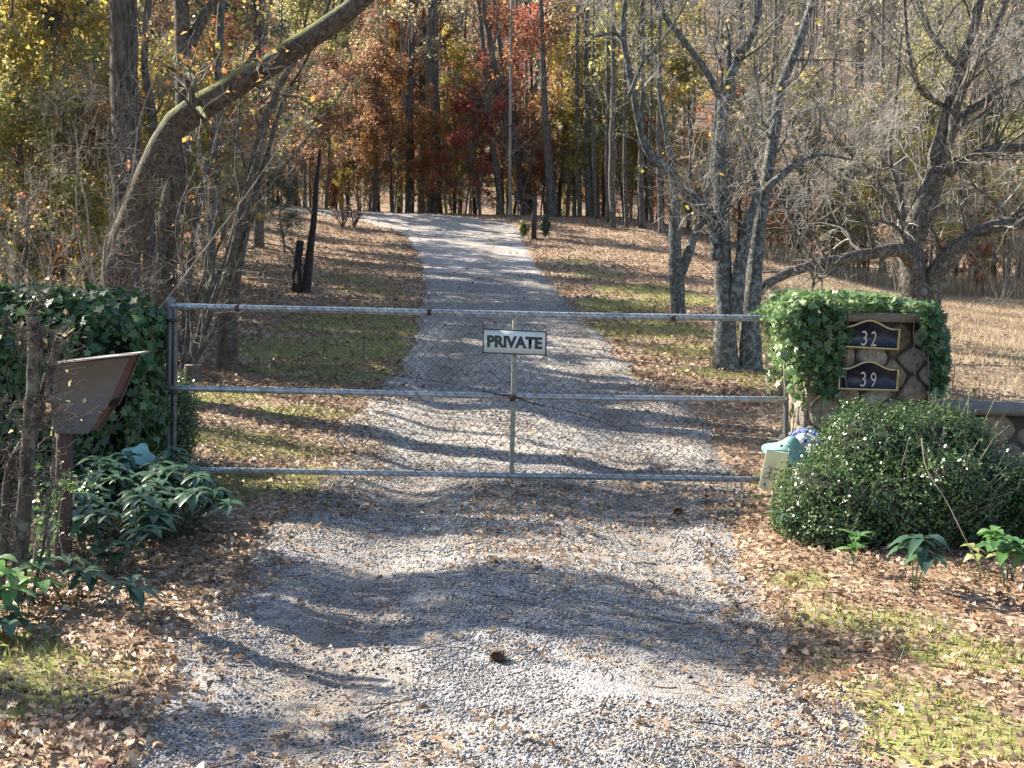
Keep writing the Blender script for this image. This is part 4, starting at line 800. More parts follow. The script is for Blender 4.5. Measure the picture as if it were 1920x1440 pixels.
# ------------------------------------------------------------------ leafy ground plants
def frond(base, dirs, L, wd, droop=.5, K=6, fold=.3):
    """broad leaves as curved folded blades: base (n,3), dirs (n,3)"""
    n_ = len(base); t = np.linspace(0, 1, K); side = nrm(np.cross(dirs, [0, 0, 1.0])); upv = nrm(np.cross(side, dirs))
    mid = base[:, None] + dirs[:, None] * (L[:, None, None] * t[None, :, None]); mid[..., 2] -= droop * L[:, None] * t[None] ** 2
    w_ = (np.sin(np.pi * np.clip(t, 0, 1) ** .85) * .5 + .02)[None, :, None] * (wd * L)[:, None, None]; lft = mid + side[:, None] * w_ + upv[:, None] * w_ * fold; rgt = mid - side[:, None] * w_ + upv[:, None] * w_ * fold
    V = np.stack([lft, mid, rgt], 2).reshape(-1, 3); i_ = np.arange(n_)[:, None] * K * 3; k_ = np.arange(K - 1)[None] * 3
    return V, np.concatenate([np.stack([i_ + k_, i_ + k_ + 1, i_ + k_ + 4, i_ + k_ + 3], -1).reshape(-1, 4), np.stack([i_ + k_ + 1, i_ + k_ + 2, i_ + k_ + 5, i_ + k_ + 4], -1).reshape(-1, 4)])
def whorl_plant(name, label, loc, stems, h, L, wd, per, mat, group=None, spread=.5, droop=.5, seed=0, cat='plant', tiers=1):
    g_ = np.random.default_rng(seed); root = thing(name, label, cat, loc, group); loc = np.array(loc, float); B, D, Ls, sp_ = [], [], [], []
    for k in range(stems):
        a = g_.uniform(0, 6.28); out = np.array([math.cos(a), math.sin(a), 0]) * g_.uniform(.0, spread); top = loc + out * h + [0, 0, h * g_.uniform(.55, 1.1)]
        sp_.append(spline(np.array([loc + out * .05, loc + out * h * .5 + [0, 0, h * .45], top]), 6))
        for tt in range(tiers):
            tp = sp_[-1][-1 - tt * 2]
            for q in range(per):
                b_ = q * 6.28 / per + g_.uniform(-.3, .3); D.append(nrm(np.array([math.cos(b_), math.sin(b_), g_.uniform(.0, .75)]))); B.append(tp); Ls.append(L * g_.uniform(.7, 1.2))
    V, F = frond(np.array(B), np.array(D), np.array(Ls), wd, droop); part('leaf', root, V, F, mat, True).__setitem__('kind', 'stuff')
    V, F = tubes(np.array(sp_), np.full((stems, 6), .0035 * (h / .3) ** .5), 5); part('stem', root, V, F, 'hellebore_leaf', True).__setitem__('kind', 'stuff'); return root
HB = 'broad leaved evergreen plants massed below the ivy hedge'
cl = [whorl_plant('evergreen_plant', 'low dark green plant of long drooping leaflets in the bed under the ivy hedge', (0, 0, 0), 9, .30, .135, .38, 7, 'hellebore_leaf', HB, .95, .55, seed=s) for s in (1, 2)]
spots = [(150, 930, 7.6), (200, 935, 7.6), (255, 940, 7.6), (300, 945, 7.6), (330, 965, 7.5), (175, 985, 7.2), (230, 990, 7.1), (280, 1000, 7.1), (320, 1010, 7.2), (160, 1050, 6.6), (205, 1060, 6.5), (150, 905, 8.0), (270, 905, 8.0), (215, 900, 8.0), (310, 915, 7.9), (120, 965, 7.3), (245, 960, 7.4), (190, 960, 7.4), (350, 985, 7.3), (265, 1040, 6.8)]
for k, (px, py, Y) in enumerate(spots):
    p = P(px, py, Y); l_ = (p[0], Y, tz(p[0], Y) + (.06 if Y > 7.5 else .0)); s_ = rng.uniform(.85, 1.15)
    if k < 2: cl[k].location = l_
    else: dup(cl[k % 2], l_, rng.uniform(0, 6.28), s_)
def solo(name, label, px, py, dy=0, **kw):
    g_ = G(px, py); return whorl_plant(name, label, (g_[0], g_[1] + dy, tz(g_[0], g_[1] + dy)), **kw)
solo('leafy_sprig', 'small palmate leaved plant alone on the leaf litter near the lower left of the drive', 250, 1150, stems=3, h=.16, L=.15, wd=.32, per=5, mat='hellebore_leaf', seed=5, spread=.7)
solo('leafy_sprig', 'dark compound leaved sprig leaning out beside the foot of the round post', 215, 1085, stems=5, h=.24, L=.12, wd=.34, per=7, mat='hellebore_leaf', seed=6, spread=.8)
solo('leafy_sprig', 'glossy leafy sprig at the foot of the round post of the wooden box', 135, 1135, stems=6, h=.2, L=.13, wd=.36, per=6, mat='hellebore_leaf', seed=7, spread=.9)
solo('leafy_sprig', 'bright broad leaved plant at the left edge, nearest to the viewer', 45, 1175, stems=5, h=.26, L=.17, wd=.42, per=5, mat='fresh_leaf', seed=8, spread=.9)
solo('leafy_sprig', 'dark drooping broad leaves under the bright plant at the left edge', 15, 1205, stems=3, h=.14, L=.16, wd=.5, per=5, mat='hellebore_leaf', seed=18, spread=.9)
solo('bright_seedling', 'bright green two tiered seedling in front of the boxwood', 1597, 1072, stems=2, h=.22, L=.10, wd=.38, per=6, mat='fresh_leaf', seed=9, spread=.35, droop=.25, tiers=2)
solo('drooping_plant', 'dark blue green plant of drooping broad leaves right of the bright seedling', 1712, 1108, stems=4, h=.26, L=.18, wd=.36, per=6, mat='hellebore_leaf', seed=10, spread=.5, droop=.7)
solo('lobed_plant', 'light green lobed leaved plant at the right edge in front of the wall', 1890, 1102, stems=8, h=.26, L=.12, wd=.5, per=6, mat='fresh_leaf', seed=11, spread=.9)
solo('pale_plant', 'pale yellow green round leaved plant beside the lobed plant at the right edge', 1845, 1090, stems=3, h=.16, L=.075, wd=.7, per=4, mat='pale_leaf', seed=12, spread=.9)
solo('leafy_sprig', 'low dark sprig of narrow leaflets by the left foot of the boxwood', 1510, 1020, stems=6, h=.18, L=.10, wd=.30, per=7, mat='hellebore_leaf', seed=13, spread=1.1)
solo('leafy_sprig', 'tiny sprig of narrow leaflets in the leaf litter below the garden flag', 1445, 985, stems=4, h=.12, L=.06, wd=.4, per=6, mat='hellebore_leaf', seed=14, spread=1.1)
solo('leafy_sprig', 'dim broad leaves in the shade under the right end of the boxwood', 1822, 1030, stems=4, h=.16, L=.13, wd=.4, per=6, mat='hellebore_leaf', seed=15, spread=.9)
# bare runner across the boxwood
pts = spline(np.array([P(1728, 822, 7.05), P(1738, 880, 6.95), P(1775, 940, 6.9), P(1800, 990, 6.85), P(1836, 1062, 6.8)]), 24); V, F = tubes(pts[None], np.full((1, 24), .0035), 5)
tag(link('bare_vine', mesh('bare_vine', V, F, 'bark_twig')), 'thin bare vine stem slanting down in front of the boxwood', 'vine')
# small things on the drive
def pine_cone(px, py, label):
    g_ = G(px, py); root = thing('pine_cone', label, 'pine cone', g_); V, F = lathe([(.001, -.035), (.018, -.028), (.026, -.01), (.022, .015), (.01, .03), (.001, .034)], 10)
    part('core', root, xform(V, (0, R(85), 0), g_ + [0, 0, .028]), F, 'cone_scale', True); a = np.arange(90) * 2.4; t = np.linspace(-1, 1, 90); rr = .024 * np.sqrt(1 - .75 * t * t)
    B = np.stack([t * .032, np.cos(a) * rr, np.sin(a) * rr], -1); D = nrm(np.stack([np.full(90, .5), np.cos(a), np.sin(a)], -1)); V, F = frond(B, D, np.full(90, .017), .8, 0, 4); part('scale', root, V + g_ + [0, 0, .03], F, 'cone_scale').__setitem__('kind', 'stuff')
pine_cone(932, 1246, 'brown open pine cone lying on the sunlit gravel in the middle of the drive')
pine_cone(1270, 968, 'dark pine cone on the shaded gravel right of the centre strip')
for px, py, s_, lab in ((700, 1272, .017, 'black pebble on the sunlit gravel, the left one of a pair'), (744, 1268, .016, 'black pebble on the sunlit gravel, the right one of a pair'), (1293, 1285, .019, 'black pebble alone on the pale gravel at the right of the drive'), (1290, 1020, .0, '')):
    if s_:
        g_ = G(px, py); V, F = stones(np.array([g_[0]]), np.array([g_[1]]), np.array([s_])); tag(link('pebble', mesh('pebble', V - g_, F, 'black_stone'), None, g_ + [0, 0, .01]), lab, 'pebble')

# ================================================================== trees
def tree_parts(root, stems, mat, lv, seed=0, twigmat='bark_twig', sides=10, crown=None, leafmat_=None, nleaf=0, leafsize=.08, world=True, leafshape='diamond', leafat=None):
    """stems [(pts (K,3), rad (K,))]; lv: list of dicts for grow(); the trunk and limbs are one mesh, twigs and leaves the crown"""
    g_ = np.random.default_rng(seed); K = max(len(p) for p, _ in stems); off = np.array(root.location) if world else 0
    P_ = np.array([spline(np.hstack([p, r_[:, None]]), 26) for p, r_ in stems]); pts, rad = P_[..., :3], np.maximum(P_[..., 3], .002)
    rad = rad * (1 + .05 * g_.normal(size=rad.shape)); pts = pts + g_.normal(size=pts.shape) * rad[..., None] * .07
    V, F = tubes(pts, rad, sides); wood = [(V, F)]; tw = []; cur = (pts, rad); last = None
    for k, L in enumerate(lv):
        cur = grow(cur[0], cur[1], rg=g_, **L); last = cur
        if k == 0 and L['length'] > .8: wood.append(tubes(cur[0], cur[1], 5))
        else: tw.append(tubes(cur[0], cur[1], 3 if k else 4))
    V, F = join(wood); o = mesh('trunk', V - off, F, mat, True); link('trunk', o, root)
    if tw: V, F = join(tw); link('crown', mesh('crown', V - off, F, twigmat, False), root)
    if nleaf and last is not None:
        Q = last[0]; i = g_.integers(0, len(Q), nleaf); t = g_.integers(1, Q.shape[1], nleaf); C = Q[i, t] + g_.normal(size=(nleaf, 3)) * leafsize * .8
        # leaves hang in clusters: some branches are bare, some full
        keep = fbm(C[:, 0] * .9 + seed, C[:, 2] * .9 + C[:, 1] * .6) > .44; C = C[keep] if leafat is None else C
        V, F = leaves(C, leafsize, np.array([0, -.2, .6]), .9, rg=g_, shape=leafshape, asp=.7, fold=.3); link('foliage', mesh('foliage', V - off, F, leafmat_), root)
    return root
def pixstem(rows, Y, dY=None):
    """rows (px, py, width px) seen at depth Y"""
    ys_ = np.linspace(Y, Y + (dY or 0), len(rows)); p = np.array([P(a, b_, y_) for (a, b_, w_), y_ in zip(rows, ys_)]); return p, np.array([w_ * y_ / FPX / 2 for (a, b_, w_), y_ in zip(rows, ys_)])
def rooted(p, r_):
    """bring the foot of a stem down to the ground"""
    z = tz(p[0][0], p[0][1]) - .12
    if p[0][2] > z: p = np.vstack([[p[0][0], p[0][1], z], p]); r_ = np.concatenate([[r_[0] * 1.25], r_])
    else: p[0][2] = z
    return p, r_
def near_tree(name, label, stems, mat, lv, seed, cat='tree', **kw):
    ps = [pixstem(rows, Y, dY) for rows, Y, dY, ro in stems]; ps = [rooted(*q) if s_[3] else q for q, s_ in zip(ps, stems)]
    b_ = ps[0][0][0].copy(); b_[2] = tz(b_[0], b_[1]); return tree_parts(thing(name, label, cat, b_), ps, mat, lv, seed, **kw)
LV = lambda a, b_, c_, l1=1.6, t0=.35: (lambda c_: [dict(n_=a, t0=t0, t1=.98, length=l1, ang=(.5, 1.3), K=8, wob=.22, up=.12, rf=.32), dict(n_=b_, t0=.2, t1=1, length=l1 * .5, ang=(.4, 1.2), K=6, wob=.25, up=.08, rf=.5), dict(n_=c_, t0=.15, t1=1, length=l1 * .22, ang=(.4, 1.2), K=4, wob=.25, up=.05, rf=.6, rmin=.0036)])(int(c_ * 1.1))
# -- left
near_tree('pine_tree', 'tall straight dark pine trunk with plated bark, left of the mossy leaning tree', [([(236, 560, 58), (236, 400, 54), (235, 200, 52), (233, 0, 50), (230, -400, 44), (226, -900, 34), (222, -1500, 18)], 16.5, 0, 1)], 'bark_pine',
          [dict(n_=26, t0=.62, t1=1, length=2.6, ang=(.9, 1.5), K=7, wob=.15, up=.05, rf=.25), dict(n_=8, t0=.3, t1=1, length=.8, ang=(.4, 1), K=4, wob=.2, up=.15, rf=.5)], 1, nleaf=3500, leafsize=.14, leafmat_='leaf_evergreen', sides=14)
near_tree('leaning_tree', 'thick mossy tree leaning up to the right across the top left of the view', [([(214, 590, 74), (240, 440, 62), (283, 330, 56), (335, 228, 54), (430, 168, 46), (530, 106, 42), (620, 45, 38), (690, -12, 36), (790, -110, 30), (900, -260, 22), (960, -420, 10)], 13, -.8, 1)], 'bark_moss', LV(12, 4, 4, 1.4), 2, sides=14, nleaf=260, leafmat_='leaf_orange', leafsize=.07)
near_tree('forked_tree', 'brown tree behind the mossy leaning tree, forking near the top of the view', [([(306, 610, 50), (312, 450, 46), (340, 260, 38), (346, 190, 36), (343, 90, 30), (338, -20, 26), (330, -220, 20), (326, -500, 8)], 15, 0, 1), ([(348, 110, 22), (372, 50, 20), (408, -14, 18), (450, -130, 14), (480, -300, 6)], 15, .4, 0)], 'bark_brown', LV(6, 3, 4, 1.3), 3, nleaf=300, leafmat_='leaf_yellow', leafsize=.07)
near_tree('dark_leaning_tree', 'dark trunk leaning right in the thicket at the top left corner', [([(-40, 620, 50), (0, 420, 46), (22, 270, 44), (50, 160, 42), (98, 60, 38), (134, -30, 34), (200, -260, 24), (240, -520, 10)], 19, 0, 1)], 'bark_dark', LV(12, 5, 4, 2), 4, nleaf=1800, leafmat_='leaf_yellow', leafsize=.07)
for k, (rows, Y, lab) in enumerate([([(392, 560, 20), (398, 400, 18), (405, 200, 16), (415, 0, 14), (420, -300, 8)], 21, 'thin dark trunk behind the bare shrub'), ([(140, 560, 24), (134, 380, 22), (128, 200, 20), (120, 0, 17), (110, -300, 9)], 22, 'dark upright trunk left of the plated pine'),
        ([(276, 590, 20), (280, 420, 19), (288, 250, 17), (270, 100, 14), (285, -80, 11), (290, -300, 5)], 18, 'thin dark crooked trunk between the plated pine and the forked tree'), ([(62, 560, 18), (66, 400, 16), (58, 200, 14), (66, 0, 11), (70, -200, 6)], 20, 'slim dark trunk near the left edge in the thicket'),
        ([(485, 440, 20), (490, 300, 18), (492, 150, 16), (486, 0, 14), (480, -250, 8)], 34, 'distant dark trunk above the top of the left verge'), ([(350, 560, 14), (372, 400, 12), (420, 200, 9), (500, 60, 6)], 17, 'thin dark stem slanting right behind the forked tree')]):
    near_tree('dark_trunk_tree', lab, [(rows, Y, 0, 1)], 'bark_dark', LV(9, 5, 4, 1.4), 140 + k, twigmat='bark_twig_dark', nleaf=500, leafmat_=['leaf_orange', 'leaf_yellow'][k % 2], leafsize=.075)
g_ = G(425, 692)
near_tree('slim_dark_tree', 'slim dark trunk on the left verge behind the gate, leaning slightly right', [([(424, 694, 38), (432, 560, 33), (452, 440, 28), (470, 340, 22), (500, 220, 14), (548, 120, 10), (600, 50, 7), (640, -60, 4)], g_[1], 0, 1), ([(458, 410, 14), (490, 330, 11), (530, 190, 9), (570, 120, 6), (612, 30, 4)], g_[1], .3, 0)], 'bark_brown', LV(6, 3, 4, 1.1), 5, nleaf=60, leafmat_='leaf_orange', leafsize=.07)
st = []
for k, rows in enumerate([[(360, 700), (380, 630), (384, 500), (410, 380), (395, 300), (430, 180)], [(346, 700), (360, 640), (352, 540), (330, 420), (372, 300), (368, 240)], [(345, 700), (375, 610), (392, 480), (385, 350), (370, 200)], [(350, 700), (400, 560), (440, 420), (458, 360), (500, 230), (545, 40)], [(350, 695), (420, 520), (450, 380), (442, 300), (456, 120), (470, -60)], [(340, 700), (352, 600), (340, 470), (352, 330), (330, 210)], [(352, 700), (410, 600), (470, 420), (520, 330), (600, 230), (650, 160)], [(348, 700), (368, 560), (420, 430), (410, 330), (420, 230)],
                             [(346, 700), (330, 620), (300, 500), (290, 380), (250, 290)], [(352, 700), (396, 590), (405, 520), (445, 450), (470, 300), (520, 150), (530, -40)]]):
    st.append(([(a, b_, 7.5 * (1 - .85 * i / len(rows))) for i, (a, b_) in enumerate(rows)], 13.6 + .1 * k, .4, 1))
near_tree('bare_shrub', 'grey many stemmed bare shrub fanning up beside the slim dark trunk', st, 'bark_grey', LV(4, 3, 4, .8, .3), 6, 'shrub', sides=6, nleaf=80, leafmat_='leaf_rust', leafsize=.06)
g_ = G(565, 548)
near_tree('charred_stump', 'split black stump with a thin broken stem on the left verge', [([(556, 548, 20), (557, 500, 18), (563, 452, 15)], g_[1], 0, 1), ([(573, 548, 20), (582, 470, 14), (590, 400, 11), (594, 340, 8), (600, 280, 5)], g_[1], 0, 1)], 'charred', [dict(n_=3, t0=.4, t1=1, length=.8, ang=(.6, 1.2), K=5, wob=.2, up=.1, rf=.5)], 7, 'stump')
g_ = G(362, 718); root = thing('cut_stump', 'short dark sawn stump with a pale top at the foot of the bare shrub', 'stump', g_)
V, F = lathe([(.13, -.1), (.105, .05), (.095, .2)], 14); part('stump_side', root, V + g_, F, 'bark_dark', True); V, F = lathe([(.094, .2), (.05, .206), (.001, .208)], 14); part('cut_face', root, V + g_, F, 'cut_wood')
# -- right
g_ = G(1272, 590); YA = g_[1]
near_tree('slim_grey_tree', 'slim pale grey twin stemmed tree with lichen, left of the big clump', [([(1272, 592, 30), (1268, 520, 27), (1266, 430, 21), (1266, 380, 17), (1258, 300, 12), (1240, 200, 8), (1228, 100, 4)], YA, 0, 1), ([(1276, 520, 19), (1296, 460, 17), (1316, 410, 13), (1330, 340, 9), (1340, 250, 6), (1345, 120, 3)], YA, .2, 0)], 'bark_silver', LV(8, 5, 4, 1.3), 11)
g_ = G(1383, 692); YB = g_[1]
near_tree('clump_tree', 'large grey tree of several lichen spotted stems from one base behind the gate', [
    ([(1362, 700, 55.4), (1360, 620, 38.6), (1356, 520, 35.3), (1352, 400, 28.6), (1349, 300, 24.4), (1354, 220, 21.8), (1360, 165, 20.2), (1385, 110, 15.1), (1412, 60, 13.4), (1424, 0, 11.8), (1420, -120, 7.6), (1430, -260, 3.4)], YB, 0, 1),
    ([(1408, 700, 50.4), (1408, 620, 38.6), (1412, 520, 31.9), (1424, 420, 25.2), (1438, 330, 21.8), (1454, 240, 20.2), (1462, 170, 18.5), (1490, 100, 16.8), (1515, 30, 15.1), (1532, -40, 12.6), (1560, -180, 6.7)], YB, .5, 1),
    ([(1380, 600, 25.2), (1388, 500, 23.5), (1404, 420, 20.2), (1420, 350, 12.6), (1400, 290, 8.4), (1392, 240, 5.9)], YB - .1, -.2, 0),
    ([(1340, 420, 21.8), (1305, 385, 20.2), (1262, 330, 17.6), (1215, 285, 16.0), (1196, 220, 13.4), (1184, 150, 12.6), (1168, 70, 10.9), (1172, 0, 8.4), (1180, -100, 4.2)], YB + .1, -.5, 0),
    ([(1348, 180, 13.4), (1322, 130, 12.6), (1280, 75, 10.9), (1240, 20, 9.2), (1210, -50, 5.9)], YB, -.3, 0),
    ([(1364, 190, 13.4), (1366, 120, 10.9), (1366, 70, 6.7), (1360, 40, 3.4)], YB, .1, 0),
    ([(1430, 360, 15.1), (1470, 325, 13.4), (1500, 305, 10.1), (1540, 290, 6.7), (1600, 300, 3.4)], YB, .4, 0),
    ([(1180, 180, 7.6), (1205, 120, 5.9), (1260, 50, 4.2), (1300, -20, 2.5)], YB - .4, .1, 0), ([(1172, 80, 7.6), (1150, 62, 5.9), (1110, 66, 4.2), (1085, 20, 2.5)], YB - .4, .1, 0),
    ([(1345, 480, 21.8), (1337, 440, 15.1), (1330, 400, 8.4)], YB - .15, 0, 0)], 'bark_silver', LV(9, 5, 5, 1.5, .3), 12, twigmat='bark_pale', sides=12, nleaf=260, leafmat_='leaf_yellow', leafsize=.08)
YC = 19.0
near_tree('spreading_tree', 'wide grey tree with long low limbs behind the stone pillar at the right', [
    ([(1718, 620, 58.1), (1716, 540, 51.0), (1708, 460, 38.7), (1722, 400, 35.2), (1748, 335, 31.7), (1762, 270, 28.2), (1782, 190, 24.6), (1806, 110, 21.1), (1832, 20, 17.6), (1860, -100, 12.3), (1880, -250, 5.3)], YC, 0, 1),
    ([(1730, 600, 54.6), (1760, 510, 44.0), (1800, 462, 35.2), (1850, 430, 29.9), (1930, 412, 26.4), (2050, 380, 21.1), (2200, 320, 12.3)], YC, -.6, 1),
    ([(1715, 500, 29.9), (1690, 470, 26.4), (1640, 474, 23.8), (1580, 486, 22.0), (1520, 498, 21.1), (1460, 520, 19.4), (1415, 548, 15.8), (1380, 590, 8.8)], YC, -2.2, 0),
    ([(1775, 325, 21.1), (1820, 295, 17.6), (1870, 278, 15.8), (1935, 275, 13.2), (2050, 250, 7.0)], YC, -.5, 0),
    ([(1776, 235, 19.4), (1830, 200, 17.6), (1880, 165, 15.8), (1940, 140, 12.3), (2050, 100, 7.0)], YC, .6, 0),
    ([(1724, 450, 22.9), (1752, 370, 21.1), (1782, 260, 17.6), (1800, 180, 15.8), (1862, 60, 14.1), (1900, -40, 11.4), (1960, -160, 6.2)], YC, -.4, 0),
    ([(1700, 480, 22.9), (1690, 380, 10.6), (1668, 290, 7.9), (1680, 180, 6.2), (1690, 60, 4.4)], YC, .4, 0),
    ([(1790, 120, 12.3), (1750, 70, 10.6), (1720, 0, 8.8), (1700, -80, 5.3)], YC, .5, 0), ([(1770, 200, 10.6), (1720, 160, 8.8), (1700, 60, 7.0), (1695, -40, 4.4)], YC, -.4, 0),
    ([(1700, 430, 12.3), (1640, 330, 8.8), (1560, 250, 7.0), (1530, 150, 4.4)], YC, -1, 0), ([(1640, 474, 10.6), (1620, 400, 7.9), (1560, 330, 6.2), (1500, 290, 3.5)], YC - 1, -.8, 0)], 'bark_grey', LV(12, 6, 5, 2.0, .2), 13, twigmat='bark_pale', sides=12)

# -- kinds of woodland tree, built once and copied
def proto(name, H, r_, lv, mat, seed, nleaf=0, lm=None, ls=.1, twigmat='bark_twig', nst=1, lean=.04, curve=.3):
    g2 = np.random.default_rng(seed); root = thing(name, None, None, (0, 0, 0)); st_ = []
    for q in range(nst):
        d = np.array([g2.normal() * lean, g2.normal() * lean, 1]) + (np.array([math.cos(q * 2.4), math.sin(q * 2.4), 0]) * .25 if nst > 1 else 0); K = 7; t = np.linspace(0, 1, K)
        p = d[None] * (H * g2.uniform(.8, 1.05)) * t[:, None]; p[:, :2] += np.cumsum(g2.normal(size=(K, 2)) * curve * .35, 0) * t[:, None]; p[0, 2] = -.3
        st_.append((p, r_ * (1.15 - t * .95) * (1 if q == 0 else .7)))
    tree_parts(root, st_, mat, lv, seed, twigmat, 8, None, lm, nleaf, ls, world=False); return root
def L3(n1, n2, n3, l1, t0, up=.12): return [dict(n_=n1, t0=t0, t1=.99, length=l1, ang=(.5, 1.2), K=7, wob=.16, up=up, rf=.38), dict(n_=n2, t0=.2, t1=1, length=l1 * .45, ang=(.4, 1.1), K=5, wob=.2, up=.08, rf=.45), dict(n_=n3, t0=.2, t1=1, length=l1 * .2, ang=(.3, 1.1), K=4, wob=.2, up=.05, rf=.6, rmin=.004)]
BARE = [proto('bare_tree', 15, .13, L3(26, 6, 5, 3.0, .25), 'bark_grey', 21), proto('bare_tree', 12, .09, L3(24, 6, 5, 2.4, .15), 'bark_grey', 22, lean=.1), proto('bare_tree', 9, .06, L3(20, 6, 5, 1.8, .1), 'bark_twig', 23, lean=.12)]
DARK = [proto('dark_tree', 17, .24, L3(22, 6, 4, 3.4, .35), 'bark_dark', 24, nleaf=5000, lm='leaf_drab', ls=.13, twigmat='bark_twig_dark'), proto('dark_tree', 16, .17, L3(22, 6, 4, 3.0, .3), 'bark_pine', 25, nleaf=5000, lm='leaf_olive', ls=.13, lean=.08)]
LEAFY = [proto('leafy_tree', 7.5, .07, L3(26, 6, 4, 2.2, .18), 'bark_brown', 26, nleaf=14000, lm='leaf_brown', ls=.095, curve=.5), proto('leafy_tree', 6, .055, L3(24, 6, 4, 1.9, .15), 'bark_grey', 27, nleaf=13000, lm='leaf_rust', ls=.085, lean=.12, curve=.5), proto('leafy_tree', 9.5, .09, L3(28, 6, 4, 2.4, .25), 'bark_grey', 28, nleaf=14000, lm='leaf_olive', ls=.095, curve=.5)]
SAP = [proto('sapling', 3.6, .02, L3(12, 4, 4, .9, .2), 'bark_twig', 31, nst=3, lean=.15, nleaf=500, lm='leaf_drab', ls=.07), proto('sapling', 2.6, .014, L3(12, 4, 4, .8, .12), 'bark_twig', 32, nst=4, lean=.2, nleaf=700, lm='leaf_brown', ls=.07), proto('sapling', 5.5, .028, L3(14, 4, 4, 1.1, .2), 'bark_twig', 33, nst=1, lean=.1)]
def L3b(n1, n2, n3, l1): return [dict(n_=n1, t0=.15, t1=.99, length=l1, ang=(.4, 1.2), K=7, wob=.28, up=.1, rf=.45), dict(n_=n2, t0=.15, t1=1, length=l1 * .5, ang=(.4, 1.2), K=5, wob=.28, up=.05, rf=.55), dict(n_=n3, t0=.2, t1=1, length=l1 * .25, ang=(.3, 1.2), K=4, wob=.25, up=.02, rf=.65, rmin=.003)]
POLE = [proto('pole_tree', 17, .10, L3(14, 5, 4, 1.6, .72), 'bark_brown', 37, lean=.03, curve=.35)]
BUSH = [proto('bare_shrub', 4.2, .022, L3b(9, 5, 4, 1.2), 'bark_twig', 35, nst=8, lean=.35, curve=.6), proto('bare_shrub', 3.2, .016, L3b(9, 5, 5, 1.0), 'bark_twig', 36, nst=9, lean=.45, curve=.6, nleaf=250, lm='leaf_rust', ls=.06)]
def where(px, Y):
    z = ('at the left edge of the view' if px < 130 else 'beside the dark plated pine' if px < 300 else 'behind the bare shrub' if px < 500 else 'left of the crest of the drive' if px < 690 else 'straight beyond the crest' if px < 840 else
         'behind the crest lamp post' if px < 1040 else 'right of the crest lamp post' if px < 1250 else 'behind the clump of grey stems' if px < 1450 else 'beyond the meadow' if px < 1700 else 'at the right edge beyond the meadow')
    return z + (', farther back' if Y > 50 else ', nearest row' if Y < 20 else ', deep in' if Y > 27 and px < 500 else '')
LABELS = {
    ('bare_tree', 'bark_twig'): 'slender pale bare young tree',
    'leaf_brown': 'understorey tree with purplish brown leaves', 'leaf_rust': 'understorey tree holding rusty red brown leaves', 'leaf_orange': 'understorey tree with glowing orange leaves',
    'leaf_yellow': 'understorey tree with yellow green leaves', 'leaf_red': 'small tree with bright red leaves', 'leaf_olive': 'understorey tree with olive green leaves',
    'leaf_evergreen': 'dense dark evergreen tree', 'leaf_drab': 'understorey tree with faded buff leaves'}
def put(kind, i, x, y, rz=None, sc=1.0, leaf=None, label=None, group=None, cat='tree', sz=None):
    pr = kind[i]; z = tz(x, y); rz = rng.uniform(0, 6.28) if rz is None else rz; nm = pr.name.split('.')[0]
    mats = {'foliage': leaf} if leaf else None
    o = dup(pr, (x, y, z), rz, sc, label, group, cat, mats, sz); return o
def clear(x, y, m_=.8): return (x < float(dl(min(y, YEND))) - m_ or x > float(drr(min(y, YEND))) + m_) or y > YEND + 1
def P0(px, py): g_ = G(px, py); return g_[0], g_[1]
# notable trees beyond the crest
def at(px, Y): return P(px, 500, Y)[0], Y
x, y = at(766, 47.5); put(DARK, 1, x, y, 1, .95, 'leaf_drab', 'thick dark trunk just beyond the crest, the left one of two', 'dark trunks beyond the crest')
x, y = at(814, 48.5); put(DARK, 0, x, y, 2, 1.25, 'leaf_drab', 'thickest grey trunk straight beyond the crest of the drive', 'dark trunks beyond the crest')
for k, (rows, Y, mt, lab) in enumerate([([(942, 405, 12), (930, 320, 11), (916, 200, 10), (905, 80, 8), (890, -80, 5)], 46.5, 'bark_grey', 'slim grey trunk leaning left behind the lamp post at the crest'), ([(985, 400, 22), (962, 270, 18), (940, 190, 15), (915, 60, 11), (890, -100, 6)], 48, 'bark_dark', 'dark leaning trunk nearest the crest lamp post'), ([(996, 400, 18), (972, 280, 14), (952, 190, 11), (934, 60, 8), (920, -60, 5)], 48.6, 'bark_dark', 'second dark leaning trunk behind the crest lamp post'),
                                ([(1037, 415, 24), (1030, 320, 16), (1022, 220, 13), (1016, 60, 9), (1012, -100, 5)], 45.5, 'bark_dark', 'dark trunk flaring at its foot, right of the crest lamp post'),
                                ([(957, 403, 7), (956, 300, 6), (958, 100, 5), (960, -60, 3)], 45.3, 'bark_twig', 'thin pale pole tree just left of the crest lamp post')]):
    near_tree('leaning_tree', lab, [(rows, Y, 0, 1)], mt, L3(12, 5, 4, 2.2, .45), 40 + k, nleaf=700, leafmat_='leaf_rust', leafsize=.13)
for k, (px, py, w_, Y) in enumerate([(1118, 428, 8, 44), (1142, 436, 9, 43), (1150, 446, 12, 41.5), (1105, 420, 13, 46), (1175, 440, 8, 42), (1205, 438, 12, 42), (1088, 418, 9, 46), (1240, 440, 11, 41), (1222, 436, 8, 44)]):
    rows = [(px, py, w_), (px - 4, py - 120, w_ * .9), (px - 6 + 3 * (k % 3), py - 300, w_ * .75), (px - 2, py - 480, w_ * .5)]
    near_tree('pole_tree', ['thin pale pole tree of the stand right of the crest', 'dark slim pole tree of the stand right of the crest'][k % 2], [(rows, Y, 0, 1)], ['bark_grey', 'bark_dark'][k % 2], L3(10, 4, 3, 1.2, .4), 60 + k, nleaf=500, leafmat_='leaf_olive', leafsize=.11).__setitem__('group', 'pole trees right of the crest')
